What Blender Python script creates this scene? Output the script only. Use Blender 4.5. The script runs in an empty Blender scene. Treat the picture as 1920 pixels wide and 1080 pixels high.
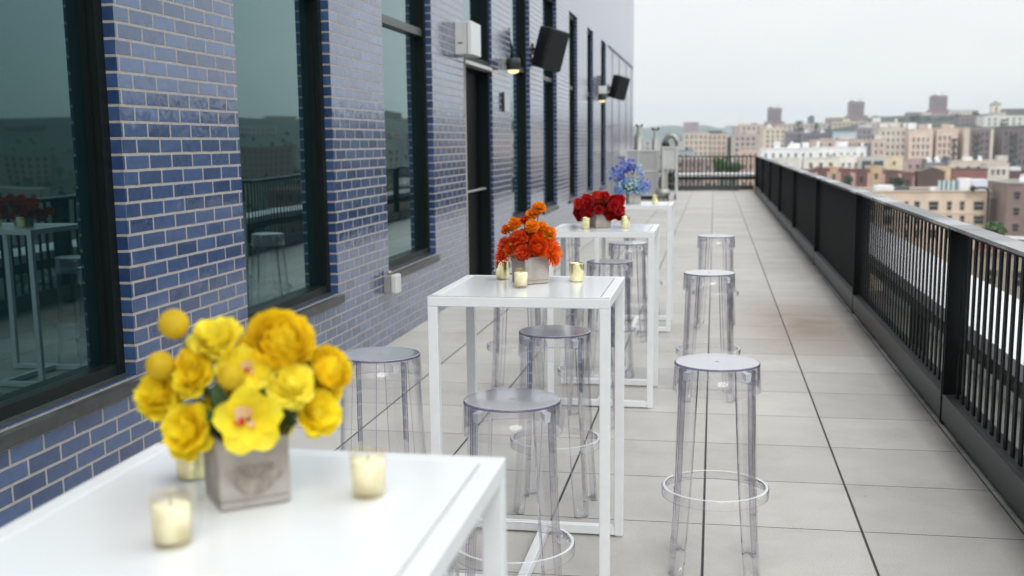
import bpy, bmesh, math, random
from mathutils import Vector, Matrix, Euler
R = math.radians
sc = bpy.context.scene
C = sc.collection
PI = math.pi

# ------------------------------------------------------------------ camera
F_PX, CY = 2062.49, 587.95
YAW, PIT, ROL, H = 0.1816, 0.1538, -0.0111, 1.5148
_w = Vector((-math.sin(YAW)*math.cos(PIT), math.cos(YAW)*math.cos(PIT), -math.sin(PIT)))
_r = Vector((math.cos(YAW), math.sin(YAW), 0)); _u = _r.cross(_w)
_r2 = _r*math.cos(ROL) + _u*math.sin(ROL); _u2 = -_r*math.sin(ROL) + _u*math.cos(ROL)
cam = bpy.data.cameras.new('camera'); co = bpy.data.objects.new('camera', cam); C.objects.link(co)
cam.sensor_width = 36; cam.lens = F_PX/1920*36; cam.shift_y = (CY-540)/1920
cam.clip_start = 0.05; cam.clip_end = 20000
co.matrix_world = Matrix(((_r2.x, _u2.x, -_w.x, 0), (_r2.y, _u2.y, -_w.y, 0), (_r2.z, _u2.z, -_w.z, H), (0, 0, 0, 1)))
cam.dof.use_dof = True; cam.dof.focus_distance = 3.95; cam.dof.aperture_fstop = 3.2
sc.camera = co
def at(x, y, Y):
    """the place seen at photo pixel x, y when it stands Y metres down the terrace"""
    d = _r2*((x-960)/F_PX) + _u2*((CY-y)/F_PX) + _w
    return d*(Y/d.y) + Vector((0, 0, H))

# ------------------------------------------------------------------ world, sun, exposure
SUN_EL, SUN_AZ = R(44), R(160)
wd = bpy.data.worlds.new('World'); sc.world = wd; wd.use_nodes = True
nt = wd.node_tree; nt.nodes.clear()
wo = nt.nodes.new('ShaderNodeOutputWorld'); bg = nt.nodes.new('ShaderNodeBackground')
sky = nt.nodes.new('ShaderNodeTexSky'); sky.sky_type = 'NISHITA'; sky.sun_disc = False
sky.sun_elevation = SUN_EL; sky.sun_rotation = SUN_AZ
tc = nt.nodes.new('ShaderNodeTexCoord'); mp = nt.nodes.new('ShaderNodeMapping'); mp.inputs['Scale'].default_value = (1.2, 1.2, 4.5)
nz = nt.nodes.new('ShaderNodeTexNoise'); nz.inputs['Scale'].default_value = 2.2; nz.inputs['Detail'].default_value = 6; nz.inputs['Roughness'].default_value = .55
cr = nt.nodes.new('ShaderNodeValToRGB')
cr.color_ramp.elements[0].position = .36; cr.color_ramp.elements[0].color = (.83, .845, .85, 1)
cr.color_ramp.elements[1].position = .66; cr.color_ramp.elements[1].color = (.93, .925, .92, 1)
vm = nt.nodes.new('ShaderNodeVectorMath'); vm.operation = 'SCALE'; vm.inputs['Scale'].default_value = 10.5
mx = nt.nodes.new('ShaderNodeMixRGB'); mx.inputs['Fac'].default_value = .93
L = nt.links.new
L(tc.outputs['Generated'], mp.inputs['Vector']); L(mp.outputs[0], nz.inputs['Vector']); L(nz.outputs['Fac'], cr.inputs['Fac'])
L(cr.outputs[0], vm.inputs[0]); L(sky.outputs[0], mx.inputs[1]); L(vm.outputs[0], mx.inputs[2])
# overcast: brighter overhead, bluish brightening added out of view right, for the reflections
sx = nt.nodes.new('ShaderNodeSeparateXYZ'); L(tc.outputs['Generated'], sx.inputs[0])
g1 = nt.nodes.new('ShaderNodeMapRange'); g1.interpolation_type = 'SMOOTHSTEP'
for k_, v_ in (('From Min', .16), ('From Max', .7), ('To Min', 1), ('To Max', 1.8)): g1.inputs[k_].default_value = v_
L(sx.outputs['Z'], g1.inputs['Value'])
g2 = nt.nodes.new('ShaderNodeMapRange'); g2.interpolation_type = 'SMOOTHSTEP'
for k_, v_ in (('From Min', .27), ('From Max', .50), ('To Min', 0), ('To Max', 1)): g2.inputs[k_].default_value = v_
L(sx.outputs['X'], g2.inputs['Value'])
g3 = nt.nodes.new('ShaderNodeMapRange'); g3.interpolation_type = 'SMOOTHSTEP'
for k_, v_ in (('From Min', .01), ('From Max', .13), ('To Min', 0), ('To Max', 1)): g3.inputs[k_].default_value = v_
L(sx.outputs['Z'], g3.inputs['Value'])
g4 = nt.nodes.new('ShaderNodeMath'); g4.operation = 'MULTIPLY'; L(g2.outputs[0], g4.inputs[0]); L(g3.outputs[0], g4.inputs[1])
g5 = nt.nodes.new('ShaderNodeMixRGB'); g5.inputs[1].default_value = (1, 1, 1, 1); g5.inputs[2].default_value = (1.12, 1.22, 1.24, 1); L(g4.outputs[0], g5.inputs[0])
v2 = nt.nodes.new('ShaderNodeVectorMath'); v2.operation = 'SCALE'; L(mx.outputs[0], v2.inputs[0]); L(g1.outputs[0], v2.inputs['Scale'])
v3 = nt.nodes.new('ShaderNodeVectorMath'); v3.operation = 'MULTIPLY'; L(v2.outputs[0], v3.inputs[0]); L(g5.outputs[0], v3.inputs[1])
L(v3.outputs[0], bg.inputs['Color']); bg.inputs['Strength'].default_value = .1; L(bg.outputs[0], wo.inputs[0])
sun = bpy.data.lights.new('sun', 'SUN'); sun.energy = 1.15; sun.angle = R(25); sun.color = (1, .97, .92)
so = bpy.data.objects.new('sun', sun); C.objects.link(so)
sd = Vector((math.sin(SUN_AZ)*math.cos(SUN_EL), math.cos(SUN_AZ)*math.cos(SUN_EL), math.sin(SUN_EL)))
so.rotation_euler = sd.to_track_quat('Z', 'Y').to_euler(); so.location = (0, 0, 30)
sc.view_settings.view_transform = 'Standard'; sc.view_settings.look = 'None'
sc.view_settings.exposure = 0.13; sc.view_settings.gamma = 1
sc.render.engine = 'CYCLES'
cy = sc.cycles; cy.max_bounces = 12; cy.transparent_max_bounces = 64; cy.glossy_bounces = 5; cy.diffuse_bounces = 4; cy.transmission_bounces = 6
cy.caustics_reflective = False; cy.caustics_refractive = False

# ------------------------------------------------------------------ material helpers
def lin(c):
    return tuple(((v/255)/12.92 if v/255 <= .04045 else (((v/255)+.055)/1.055)**2.4) for v in c)
class NT:
    def __init__(s, m): s.t = m.node_tree; s.n = s.t.nodes; s.l = s.t.links.new
    def new(s, k, **kw):
        o = s.n.new('ShaderNode'+k)
        for a, b in kw.items():
            if a in o.inputs.keys(): o.inputs[a].default_value = b
            else: setattr(o, a, b)
        return o
MATS = {}
def mat(name, col, rough=.6, metal=0, noise=0, nscale=8, bump=0, bscale=40, coat=0, ior=1.5, emit=None, estr=1, noise2=0, transl=0):
    if name in MATS: return MATS[name]
    m = bpy.data.materials.new(name); m.use_nodes = True; N = NT(m)
    b = N.n['Principled BSDF']; b.inputs['Roughness'].default_value = rough; b.inputs['Metallic'].default_value = metal
    b.inputs['IOR'].default_value = ior
    b.inputs['Base Color'].default_value = (*col, 1)
    if coat: b.inputs['Coat Weight'].default_value = coat; b.inputs['Coat Roughness'].default_value = .08
    t = N.new('TexCoord')
    if noise:
        z = N.new('TexNoise', Scale=nscale, Detail=6, Roughness=.6); N.l(t.outputs['Object'], z.inputs['Vector'])
        r = N.new('MapRange'); r.inputs['From Min'].default_value = .3; r.inputs['From Max'].default_value = .7
        r.inputs['To Min'].default_value = 1-noise; r.inputs['To Max'].default_value = 1+noise
        v = N.new('VectorMath', operation='SCALE'); v.inputs[0].default_value = col
        N.l(z.outputs['Fac'], r.inputs['Value']); N.l(r.outputs[0], v.inputs['Scale']); N.l(v.outputs[0], b.inputs['Base Color'])
    if bump:
        z = N.new('TexNoise', Scale=bscale, Detail=4); N.l(t.outputs['Object'], z.inputs['Vector'])
        bp = N.new('Bump', Distance=bump); N.l(z.outputs['Fac'], bp.inputs['Height']); N.l(bp.outputs[0], b.inputs['Normal'])
    if emit: b.inputs['Emission Color'].default_value = (*emit, 1); b.inputs['Emission Strength'].default_value = estr
    if transl:
        tr = N.new('BsdfTranslucent'); tr.inputs['Color'].default_value = (*col, 1)
        ms = N.new('MixShader'); ms.inputs[0].default_value = transl
        N.l(b.outputs[0], ms.inputs[1]); N.l(tr.outputs[0], ms.inputs[2]); N.l(ms.outputs[0], N.n['Material Output'].inputs[0])
    MATS[name] = m
    return m

def clear_mat(name, tint, edge, ior=1.5, refl=1.0, rough=.02):
    """thin clear plastic: Fresnel share reflects, the rest passes with the tint deepening at grazing angles"""
    m = bpy.data.materials.new(name); m.use_nodes = True; N = NT(m); N.n.clear()
    o = N.new('OutputMaterial'); g = N.new('BsdfGlossy', Roughness=rough); tr = N.new('BsdfTransparent'); ms = N.new('MixShader')
    lw = N.new('LayerWeight', Blend=.5); f0 = ((ior-1)/(ior+1))**2
    pw = N.new('Math', operation='POWER'); pw.inputs[1].default_value = 5; N.l(lw.outputs['Facing'], pw.inputs[0])
    fr = N.new('Math', operation='MULTIPLY_ADD', use_clamp=True); fr.inputs[1].default_value = 1-f0; fr.inputs[2].default_value = f0; N.l(pw.outputs[0], fr.inputs[0])
    rp = N.new('ValToRGB'); rp.color_ramp.elements[0].color = (*tint, 1); rp.color_ramp.elements[1].color = (*edge, 1)
    rp.color_ramp.elements[0].position = .45; rp.color_ramp.elements[1].position = 1
    N.l(lw.outputs['Facing'], rp.inputs[0]); N.l(rp.outputs[0], tr.inputs['Color'])
    k = N.new('Math', operation='MULTIPLY', use_clamp=True); k.inputs[1].default_value = refl
    N.l(fr.outputs[0], k.inputs[0]); N.l(k.outputs[0], ms.inputs[0]); N.l(tr.outputs[0], ms.inputs[1]); N.l(g.outputs[0], ms.inputs[2])
    N.l(ms.outputs[0], o.inputs[0])
    return m

def brick_mat(name, c1, c2, mortar, u0, z0, rough=.1, glaze=True, bw=.2032, bh=.0677, mort=.0066):
    m = bpy.data.materials.new(name); m.use_nodes = True; N = NT(m); b = N.n['Principled BSDF']
    g = N.new('NewGeometry'); t = N.new('TexCoord')
    sp = N.new('SeparateXYZ'); N.l(t.outputs['Object'], sp.inputs[0])
    sn = N.new('SeparateXYZ'); N.l(g.outputs['True Normal'], sn.inputs[0])
    ab = N.new('Math', operation='ABSOLUTE'); N.l(sn.outputs['X'], ab.inputs[0])
    gt = N.new('Math', operation='GREATER_THAN'); gt.inputs[1].default_value = .5; N.l(ab.outputs[0], gt.inputs[0])
    au = N.new('Math', operation='ADD'); au.inputs[1].default_value = 100*bw-u0; N.l(sp.outputs['Y'], au.inputs[0])
    ax = N.new('Math', operation='ADD'); ax.inputs[1].default_value = 100*bw+2.434+.095; N.l(sp.outputs['X'], ax.inputs[0])
    mu = N.new('Mix', data_type='FLOAT'); N.l(gt.outputs[0], mu.inputs['Factor']); N.l(ax.outputs[0], mu.inputs['A']); N.l(au.outputs[0], mu.inputs['B'])
    az = N.new('Math', operation='ADD'); az.inputs[1].default_value = -z0; N.l(sp.outputs['Z'], az.inputs[0])
    cb = N.new('CombineXYZ'); N.l(mu.outputs['Result'], cb.inputs['X']); N.l(az.outputs[0], cb.inputs['Y'])
    # slightly irregular joints
    wz = N.new('TexNoise', Scale=9, Detail=3); N.l(t.outputs['Object'], wz.inputs['Vector'])
    wv = N.new('VectorMath', operation='MULTIPLY_ADD'); wv.inputs[1].default_value = (.0045, .0045, 0); N.l(wz.outputs['Color'], wv.inputs[0]); N.l(cb.outputs[0], wv.inputs[2])
    bt = N.new('TexBrick', Scale=1); bt.offset = .5; bt.offset_frequency = 2; bt.squash = 1
    bt.inputs['Color1'].default_value = (*c1, 1); bt.inputs['Color2'].default_value = (*c2, 1); bt.inputs['Mortar'].default_value = (*mortar, 1)
    bt.inputs['Mortar Size'].default_value = mort; bt.inputs['Mortar Smooth'].default_value = .25
    bt.inputs['Brick Width'].default_value = bw; bt.inputs['Row Height'].default_value = bh
    N.l(wv.outputs[0], bt.inputs['Vector'])
    mz = N.new('TexNoise', Scale=30, Detail=5); N.l(t.outputs['Object'], mz.inputs['Vector'])
    hs = N.new('MixRGB', blend_type='OVERLAY'); hs.inputs[0].default_value = .35; N.l(bt.outputs['Color'], hs.inputs[1]); N.l(mz.outputs['Fac'], hs.inputs[2])
    N.l(hs.outputs[0], b.inputs['Base Color'])
    rr = N.new('MapRange'); rr.inputs['To Min'].default_value = rough; rr.inputs['To Max'].default_value = .5
    N.l(bt.outputs['Fac'], rr.inputs['Value']); N.l(rr.outputs[0], b.inputs['Roughness'])
    # relief: recessed mortar, wavy glaze, a small tilt of every brick
    inv = N.new('Math', operation='SUBTRACT'); inv.inputs[0].default_value = 1; N.l(bt.outputs['Fac'], inv.inputs[1])
    b1 = N.new('Bump', Distance=.004, Strength=.8); N.l(inv.outputs[0], b1.inputs['Height'])
    gz = N.new('TexNoise', Scale=14, Detail=2); N.l(t.outputs['Object'], gz.inputs['Vector'])
    b2 = N.new('Bump', Distance=.0016 if glaze else .002, Strength=1); N.l(gz.outputs['Fac'], b2.inputs['Height']); N.l(b1.outputs[0], b2.inputs['Normal'])
    gz2 = N.new('TexNoise', Scale=120, Detail=3); N.l(t.outputs['Object'], gz2.inputs['Vector'])
    b3 = N.new('Bump', Distance=.0002 if glaze else .001, Strength=1); N.l(gz2.outputs['Fac'], b3.inputs['Height']); N.l(b2.outputs[0], b3.inputs['Normal'])
    N.l(b3.outputs[0], b.inputs['Normal'])
    b.inputs['IOR'].default_value = 1.3; b.inputs['Roughness'].default_value = .6
    # the glaze: a clear reflecting skin on the brick faces, strong at grazing angles
    lw = N.new('LayerWeight', Blend=.5); pw = N.new('Math', operation='POWER'); pw.inputs[1].default_value = 2.9; N.l(lw.outputs['Facing'], pw.inputs[0])
    fa = N.new('Math', operation='MULTIPLY_ADD', use_clamp=True); fa.inputs[1].default_value = .60; fa.inputs[2].default_value = .02; N.l(pw.outputs[0], fa.inputs[0])
    mk = N.new('MapRange'); mk.inputs['To Min'].default_value = 1; mk.inputs['To Max'].default_value = .3; N.l(bt.outputs['Fac'], mk.inputs['Value'])
    fm_ = N.new('Math', operation='MULTIPLY'); N.l(fa.outputs[0], fm_.inputs[0]); N.l(mk.outputs[0], fm_.inputs[1])
    gl = N.new('BsdfGlossy'); gl.inputs['Color'].default_value = (.90, .92, 1, 1); N.l(rr.outputs[0], gl.inputs['Roughness']); N.l(b3.outputs[0], gl.inputs['Normal'])
    ms = N.new('MixShader'); N.l(fm_.outputs[0], ms.inputs[0]); N.l(b.outputs[0], ms.inputs[1]); N.l(gl.outputs[0], ms.inputs[2])
    N.l(ms.outputs[0], N.n['Material Output'].inputs[0])
    return m

# ------------------------------------------------------------------ mesh helpers
class MB:
    def __init__(s): s.v = []; s.f = []; s.mi = []; s.sm = []
    def box(s, x0, y0, z0, x1, y1, z1, mi=0):
        i = len(s.v)
        s.v += [(x0, y0, z0), (x1, y0, z0), (x1, y1, z0), (x0, y1, z0), (x0, y0, z1), (x1, y0, z1), (x1, y1, z1), (x0, y1, z1)]
        for q in ((0, 3, 2, 1), (4, 5, 6, 7), (0, 1, 5, 4), (1, 2, 6, 5), (2, 3, 7, 6), (3, 0, 4, 7)):
            s.f.append(tuple(i+k for k in q)); s.mi.append(mi); s.sm.append(False)
    def quad(s, a, b, c, d, mi=0, sm=False):
        i = len(s.v); s.v += [tuple(a), tuple(b), tuple(c), tuple(d)]; s.f.append((i, i+1, i+2, i+3)); s.mi.append(mi); s.sm.append(sm)
    def tri(s, a, b, c, mi=0):
        i = len(s.v); s.v += [tuple(a), tuple(b), tuple(c)]; s.f.append((i, i+1, i+2)); s.mi.append(mi); s.sm.append(False)
    def lathe(s, prof, n=32, c=(0, 0), mi=0, sm=True, a0=0, a1=2*PI):
        """prof: list of (r, z)"""
        full = abs(a1-a0-2*PI) < 1e-6; m = n if full else n+1
        i = len(s.v)
        for k in range(m):
            a = a0+(a1-a0)*k/n
            for r, z in prof: s.v.append((c[0]+r*math.cos(a), c[1]+r*math.sin(a), z))
        p = len(prof)
        for k in range(n):
            k2 = (k+1) % m
            for j in range(p-1):
                s.f.append((i+k*p+j, i+k2*p+j, i+k2*p+j+1, i+k*p+j+1)); s.mi.append(mi if not isinstance(mi, (list, tuple)) else mi[j]); s.sm.append(sm)
    def tube(s, pts, r, n=8, mi=0, cap=True):
        pts = [Vector(p) for p in pts]; rs = r if isinstance(r, (list, tuple)) else [r]*len(pts)
        i = len(s.v); up = Vector((0, 0, 1))
        t0 = (pts[1]-pts[0]).normalized(); a = t0.orthogonal().normalized()
        for j, p in enumerate(pts):
            t = (pts[min(j+1, len(pts)-1)]-pts[max(j-1, 0)]).normalized()
            a = (a-t*a.dot(t)).normalized(); b = t.cross(a)
            for k in range(n):
                g = 2*PI*k/n; s.v.append(tuple(p+(a*math.cos(g)+b*math.sin(g))*rs[j]))
        for j in range(len(pts)-1):
            for k in range(n):
                k2 = (k+1) % n
                s.f.append((i+j*n+k, i+j*n+k2, i+(j+1)*n+k2, i+(j+1)*n+k)); s.mi.append(mi); s.sm.append(True)
        if cap:
            s.f.append(tuple(i+k for k in reversed(range(n)))); s.mi.append(mi); s.sm.append(False)
            s.f.append(tuple(i+(len(pts)-1)*n+k for k in range(n))); s.mi.append(mi); s.sm.append(False)
    def ball(s, c, r, n=8, mi=0, sz=1):
        i = len(s.v)
        for a in range(1, n):
            th = PI*a/n
            for b in range(2*n):
                ph = PI*b/n; s.v.append((c[0]+r*math.sin(th)*math.cos(ph), c[1]+r*math.sin(th)*math.sin(ph), c[2]+r*sz*math.cos(th)))
        t = len(s.v); s.v += [(c[0], c[1], c[2]+r*sz), (c[0], c[1], c[2]-r*sz)]
        w = 2*n
        for a in range(n-2):
            for b in range(w):
                b2 = (b+1) % w; s.f.append((i+a*w+b, i+(a+1)*w+b, i+(a+1)*w+b2, i+a*w+b2)); s.mi.append(mi); s.sm.append(True)
        for b in range(w):
            b2 = (b+1) % w
            s.f.append((t, i+b, i+b2)); s.mi.append(mi); s.sm.append(True)
            s.f.append((t+1, i+(n-2)*w+b2, i+(n-2)*w+b)); s.mi.append(mi); s.sm.append(True)
    def build(s, name, mats, parent=None, bevel=0, loc=None):
        me = bpy.data.meshes.new(name); me.from_pydata(s.v, [], s.f)
        if not isinstance(mats, (list, tuple)): mats = [mats]
        for m in mats: me.materials.append(m)
        me.polygons.foreach_set('material_index', s.mi); me.polygons.foreach_set('use_smooth', s.sm); me.update()
        o = bpy.data.objects.new(name, me); C.objects.link(o)
        if parent: o.parent = parent
        if loc: o.location = loc
        if bevel:
            b = o.modifiers.new('bevel', 'BEVEL'); b.width = bevel; b.segments = 2; b.limit_method = 'ANGLE'
        return o
def bx(name, m, x0, y0, z0, x1, y1, z1, parent=None, bevel=0):
    b = MB(); b.box(x0, y0, z0, x1, y1, z1); return b.build(name, m, parent, bevel)
def tag(o, label=None, cat=None, group=None, kind=None):
    for k, v in (('label', label), ('category', cat), ('group', group), ('kind', kind)):
        if v: o[k] = v
    return o
def thing(name, label, cat, loc=(0, 0, 0), rz=0, group=None):
    o = bpy.data.objects.new(name, None); C.objects.link(o); o.location = loc; o.rotation_euler = (0, 0, rz); o.empty_display_size = .1
    return tag(o, label, cat, group)
def children(o): return [c for c in bpy.data.objects if c.parent == o]
def dup(o, parent=None, kids=None):
    c = o.copy(); C.objects.link(c)
    if parent: c.parent = parent
    for ch in (KIDS(o) if kids is None else kids): dup(ch, c)
    return c
def KIDS(o): return list(o.children)

# ------------------------------------------------------------------ materials
M_floor = bpy.data.materials.new('concrete_pavers'); M_floor.use_nodes = True
def _floor():
    N = NT(M_floor); b = N.n['Principled BSDF']; t = N.new('TexCoord'); sp = N.new('SeparateXYZ'); N.l(t.outputs['Object'], sp.inputs[0])
    S = .61
    def axis(out, off, half):
        a = N.new('Math', operation='ADD'); a.inputs[1].default_value = off+100*S; N.l(out, a.inputs[0])
        q = N.new('Math', operation='MODULO'); q.inputs[1].default_value = S; N.l(a.outputs[0], q.inputs[0])
        c = N.new('Math', operation='SUBTRACT'); c.inputs[1].default_value = S/2; N.l(q.outputs[0], c.inputs[0])
        d = N.new('Math', operation='ABSOLUTE'); N.l(c.outputs[0], d.inputs[0])
        e = N.new('Math', operation='SUBTRACT'); e.inputs[0].default_value = S/2; N.l(d.outputs[0], e.inputs[1])   # distance to the joint
        r = N.new('MapRange'); r.inputs['From Min'].default_value = half*.75; r.inputs['From Max'].default_value = half*1.5; N.l(e.outputs[0], r.inputs['Value'])
        f = N.new('Math', operation='FLOOR'); dv = N.new('Math', operation='DIVIDE'); dv.inputs[1].default_value = S; N.l(a.outputs[0], dv.inputs[0]); N.l(dv.outputs[0], f.inputs[0])
        return r.outputs[0], f.outputs[0]
    jx, ix = axis(sp.outputs['X'], .0178, .0038); jy, iy = axis(sp.outputs['Y'], -4.288, .0022)
    mn = N.new('Math', operation='MINIMUM'); N.l(jx, mn.inputs[0]); N.l(jy, mn.inputs[1])
    cb = N.new('CombineXYZ'); N.l(ix, cb.inputs[0]); N.l(iy, cb.inputs[1])
    wn = N.new('TexWhiteNoise', noise_dimensions='3D'); N.l(cb.outputs[0], wn.inputs[0])
    n1 = N.new('TexNoise', Scale=220, Detail=3); N.l(t.outputs['Object'], n1.inputs['Vector'])
    n2 = N.new('TexNoise', Scale=2.2, Detail=6, Roughness=.62); N.l(t.outputs['Object'], n2.inputs['Vector'])
    n3 = N.new('TexVoronoi', Scale=70); N.l(t.outputs['Object'], n3.inputs['Vector'])
    base = N.new('ValToRGB'); base.color_ramp.elements[0].color = (.43, .408, .38, 1); base.color_ramp.elements[1].color = (.515, .49, .457, 1)
    base.color_ramp.elements[0].position = .3; base.color_ramp.elements[1].position = .68
    N.l(n2.outputs['Fac'], base.inputs[0])
    r1 = N.new('MapRange'); r1.inputs['From Min'].default_value = .35; r1.inputs['From Max'].default_value = .65; r1.inputs['To Min'].default_value = .84; r1.inputs['To Max'].default_value = 1.13; N.l(n1.outputs['Fac'], r1.inputs['Value'])
    r2 = N.new('MapRange'); r2.inputs['To Min'].default_value = .90; r2.inputs['To Max'].default_value = 1.06; N.l(wn.outputs['Value'], r2.inputs['Value'])
    r3 = N.new('MapRange'); r3.inputs['From Min'].default_value = .0; r3.inputs['From Max'].default_value = .14; r3.inputs['To Min'].default_value = 1.42; r3.inputs['To Max'].default_value = 1; N.l(n3.outputs['Distance'], r3.inputs['Value'])
    p = N.new('Math', operation='MULTIPLY'); N.l(r1.outputs[0], p.inputs[0]); N.l(r2.outputs[0], p.inputs[1])
    p2 = N.new('Math', operation='MULTIPLY'); N.l(p.outputs[0], p2.inputs[0]); N.l(r3.outputs[0], p2.inputs[1])
    v = N.new('VectorMath', operation='SCALE'); N.l(base.outputs[0], v.inputs[0]); N.l(p2.outputs[0], v.inputs['Scale'])
    # rusty water stain by the railing
    ps = N.new('Mapping'); ps.inputs['Location'].default_value = (-.72*1.6, -9.3*.55, 0); ps.inputs['Scale'].default_value = (1.6, .55, 1); N.l(t.outputs['Object'], ps.inputs[0])
    gr = N.new('TexGradient', gradient_type='SPHERICAL'); N.l(ps.outputs[0], gr.inputs[0])
    sm = N.new('Math', operation='MULTIPLY'); N.l(gr.outputs['Fac'], sm.inputs[0]); N.l(n2.outputs['Fac'], sm.inputs[1])
    sm2 = N.new('Math', operation='MULTIPLY', use_clamp=True); sm2.inputs[1].default_value = 2.0; N.l(sm.outputs[0], sm2.inputs[0])
    mxs = N.new('MixRGB'); mxs.inputs[2].default_value = (.27, .2, .15, 1); N.l(sm2.outputs[0], mxs.inputs[0]); N.l(v.outputs[0], mxs.inputs[1])
    # dried puddle rims and small dark specks
    pz = N.new('TexNoise', Scale=.9, Detail=5, Roughness=.7); N.l(t.outputs['Object'], pz.inputs['Vector'])
    pr = N.new('ValToRGB'); e = pr.color_ramp.elements; e[0].position = .50; e[0].color = (0, 0, 0, 1); e[1].position = .58; e[1].color = (0, 0, 0, 1); k_ = e.new(.535); k_.color = (.22, .22, .22, 1); N.l(pz.outputs['Fac'], pr.inputs[0])
    pm = N.new('MixRGB', blend_type='MULTIPLY'); pm.inputs[2].default_value = (.80, .78, .75, 1); N.l(pr.outputs[0], pm.inputs[0]); N.l(mxs.outputs[0], pm.inputs[1])
    sv = N.new('TexVoronoi', Scale=5); N.l(t.outputs['Object'], sv.inputs['Vector']); sr_ = N.new('MapRange'); sr_.inputs['From Min'].default_value = .018; sr_.inputs['From Max'].default_value = .03; sr_.inputs['To Min'].default_value = .75; sr_.inputs['To Max'].default_value = 0; N.l(sv.outputs['Distance'], sr_.inputs['Value'])
    ps_ = N.new('MixRGB'); ps_.inputs[2].default_value = (.12, .11, .10, 1); N.l(sr_.outputs[0], ps_.inputs[0]); N.l(pm.outputs[0], ps_.inputs[1]); mxs = ps_
    # grime against the curb, plus its contact shade painted into the colour
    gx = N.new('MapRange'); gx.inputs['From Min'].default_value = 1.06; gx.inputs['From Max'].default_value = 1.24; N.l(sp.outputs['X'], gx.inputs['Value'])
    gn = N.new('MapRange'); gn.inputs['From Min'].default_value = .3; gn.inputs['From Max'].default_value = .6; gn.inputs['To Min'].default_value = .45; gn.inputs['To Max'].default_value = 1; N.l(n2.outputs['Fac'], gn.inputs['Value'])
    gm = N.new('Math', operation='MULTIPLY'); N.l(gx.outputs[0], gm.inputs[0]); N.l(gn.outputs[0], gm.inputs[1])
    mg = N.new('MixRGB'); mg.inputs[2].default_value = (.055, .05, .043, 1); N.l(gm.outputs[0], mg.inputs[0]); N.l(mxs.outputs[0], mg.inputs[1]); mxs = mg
    mj = N.new('MixRGB'); mj.inputs[1].default_value = (.012, .012, .012, 1); N.l(mn.outputs[0], mj.inputs[0]); N.l(mxs.outputs[0], mj.inputs[2])
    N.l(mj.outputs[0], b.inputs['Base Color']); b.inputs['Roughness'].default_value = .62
    bp = N.new('Bump', Distance=.004); N.l(mn.outputs[0], bp.inputs['Height'])
    bp2 = N.new('Bump', Distance=.0006); N.l(n1.outputs['Fac'], bp2.inputs['Height']); N.l(bp.outputs[0], bp2.inputs['Normal']); N.l(bp2.outputs[0], b.inputs['Normal'])
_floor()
M_brick = brick_mat('glazed_blue_brick', (.017, .041, .108), (.046, .088, .200), (.34, .305, .285), .036, .404-100*.0677)
M_frame = mat('dark_window_frame', (.006, .009, .009), .4, ior=1.25)
M_glass = bpy.data.materials.new('tinted_window_glass'); M_glass.use_nodes = True
def _glass():
    N = NT(M_glass); N.n.clear(); o = N.new('OutputMaterial'); d = N.new('BsdfDiffuse'); d.inputs['Color'].default_value = (.004, .012, .013, 1)
    g = N.new('BsdfGlossy', Roughness=.004); lw = N.new('LayerWeight', Blend=.5); ms = N.new('MixShader')
    pw = N.new('Math', operation='POWER'); pw.inputs[1].default_value = 3.2; N.l(lw.outputs['Facing'], pw.inputs[0])
    fa = N.new('Math', operation='MULTIPLY_ADD', use_clamp=True); fa.inputs[1].default_value = .88; fa.inputs[2].default_value = .075; N.l(pw.outputs[0], fa.inputs[0])
    rp = N.new('ValToRGB'); rp.color_ramp.elements[0].position = .35; rp.color_ramp.elements[0].color = (.56, .98, 1, 1); rp.color_ramp.elements[1].position = .9; rp.color_ramp.elements[1].color = (.88, 1, 1, 1)
    N.l(lw.outputs['Facing'], rp.inputs[0]); N.l(rp.outputs[0], g.inputs['Color'])
    t = N.new('TexCoord'); z = N.new('TexNoise', Scale=.9, Detail=1); N.l(t.outputs['Object'], z.inputs['Vector'])
    bp = N.new('Bump', Distance=.006); N.l(z.outputs['Fac'], bp.inputs['Height']); N.l(bp.outputs[0], g.inputs['Normal'])
    N.l(fa.outputs[0], ms.inputs[0]); N.l(d.outputs[0], ms.inputs[1]); N.l(g.outputs[0], ms.inputs[2]); N.l(ms.outputs[0], o.inputs[0])
_glass()
M_sill = mat('weathered_dark_sill', (.03, .034, .034), .32, noise=.5, nscale=25)
M_white = mat('white_powder_coat', (.78, .79, .80), .28, noise=.03, nscale=20)
M_top = mat('white_gloss_tabletop', (.80, .81, .82), .13, noise=.02, nscale=3)
M_rail = mat('black_railing_paint', (.005, .007, .007), .5, ior=1.22)
M_cap = mat('satin_rail_cap', (.10, .104, .108), .3, ior=1.9)
def _cap():
    N = NT(M_cap); b = N.n['Principled BSDF']; t = N.new('TexCoord'); m = N.new('Mapping'); m.inputs['Scale'].default_value = (.3, 1, .3); N.l(t.outputs['Object'], m.inputs[0])
    z = N.new('TexNoise', Scale=.8, Detail=3, Roughness=.4); N.l(m.outputs[0], z.inputs['Vector']); r = N.new('MapRange'); r.inputs['From Min'].default_value = .44; r.inputs['From Max'].default_value = .54; r.inputs['To Min'].default_value = .04; r.inputs['To Max'].default_value = .42
    N.l(z.outputs['Fac'], r.inputs['Value']); N.l(r.outputs[0], b.inputs['Roughness'])
_cap()
M_curb = mat('charcoal_curb_panel', (.045, .052, .052), .42, noise=.15, nscale=10)
M_ledge = mat('white_ledge_coping', (.72, .73, .74), .5, noise=.08, nscale=3)
M_dark = mat('dark_steel', (.012, .014, .014), .5)
M_grey = mat('grey_enclosure_paint', (.55, .55, .53), .4, noise=.05)
M_steel = mat('galvanized_steel', (.33, .33, .31), .42, metal=.5, noise=.2, nscale=12)
M_black = mat('black_speaker_plastic', (.006, .006, .007), .55, bump=.0005, bscale=300)
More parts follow.
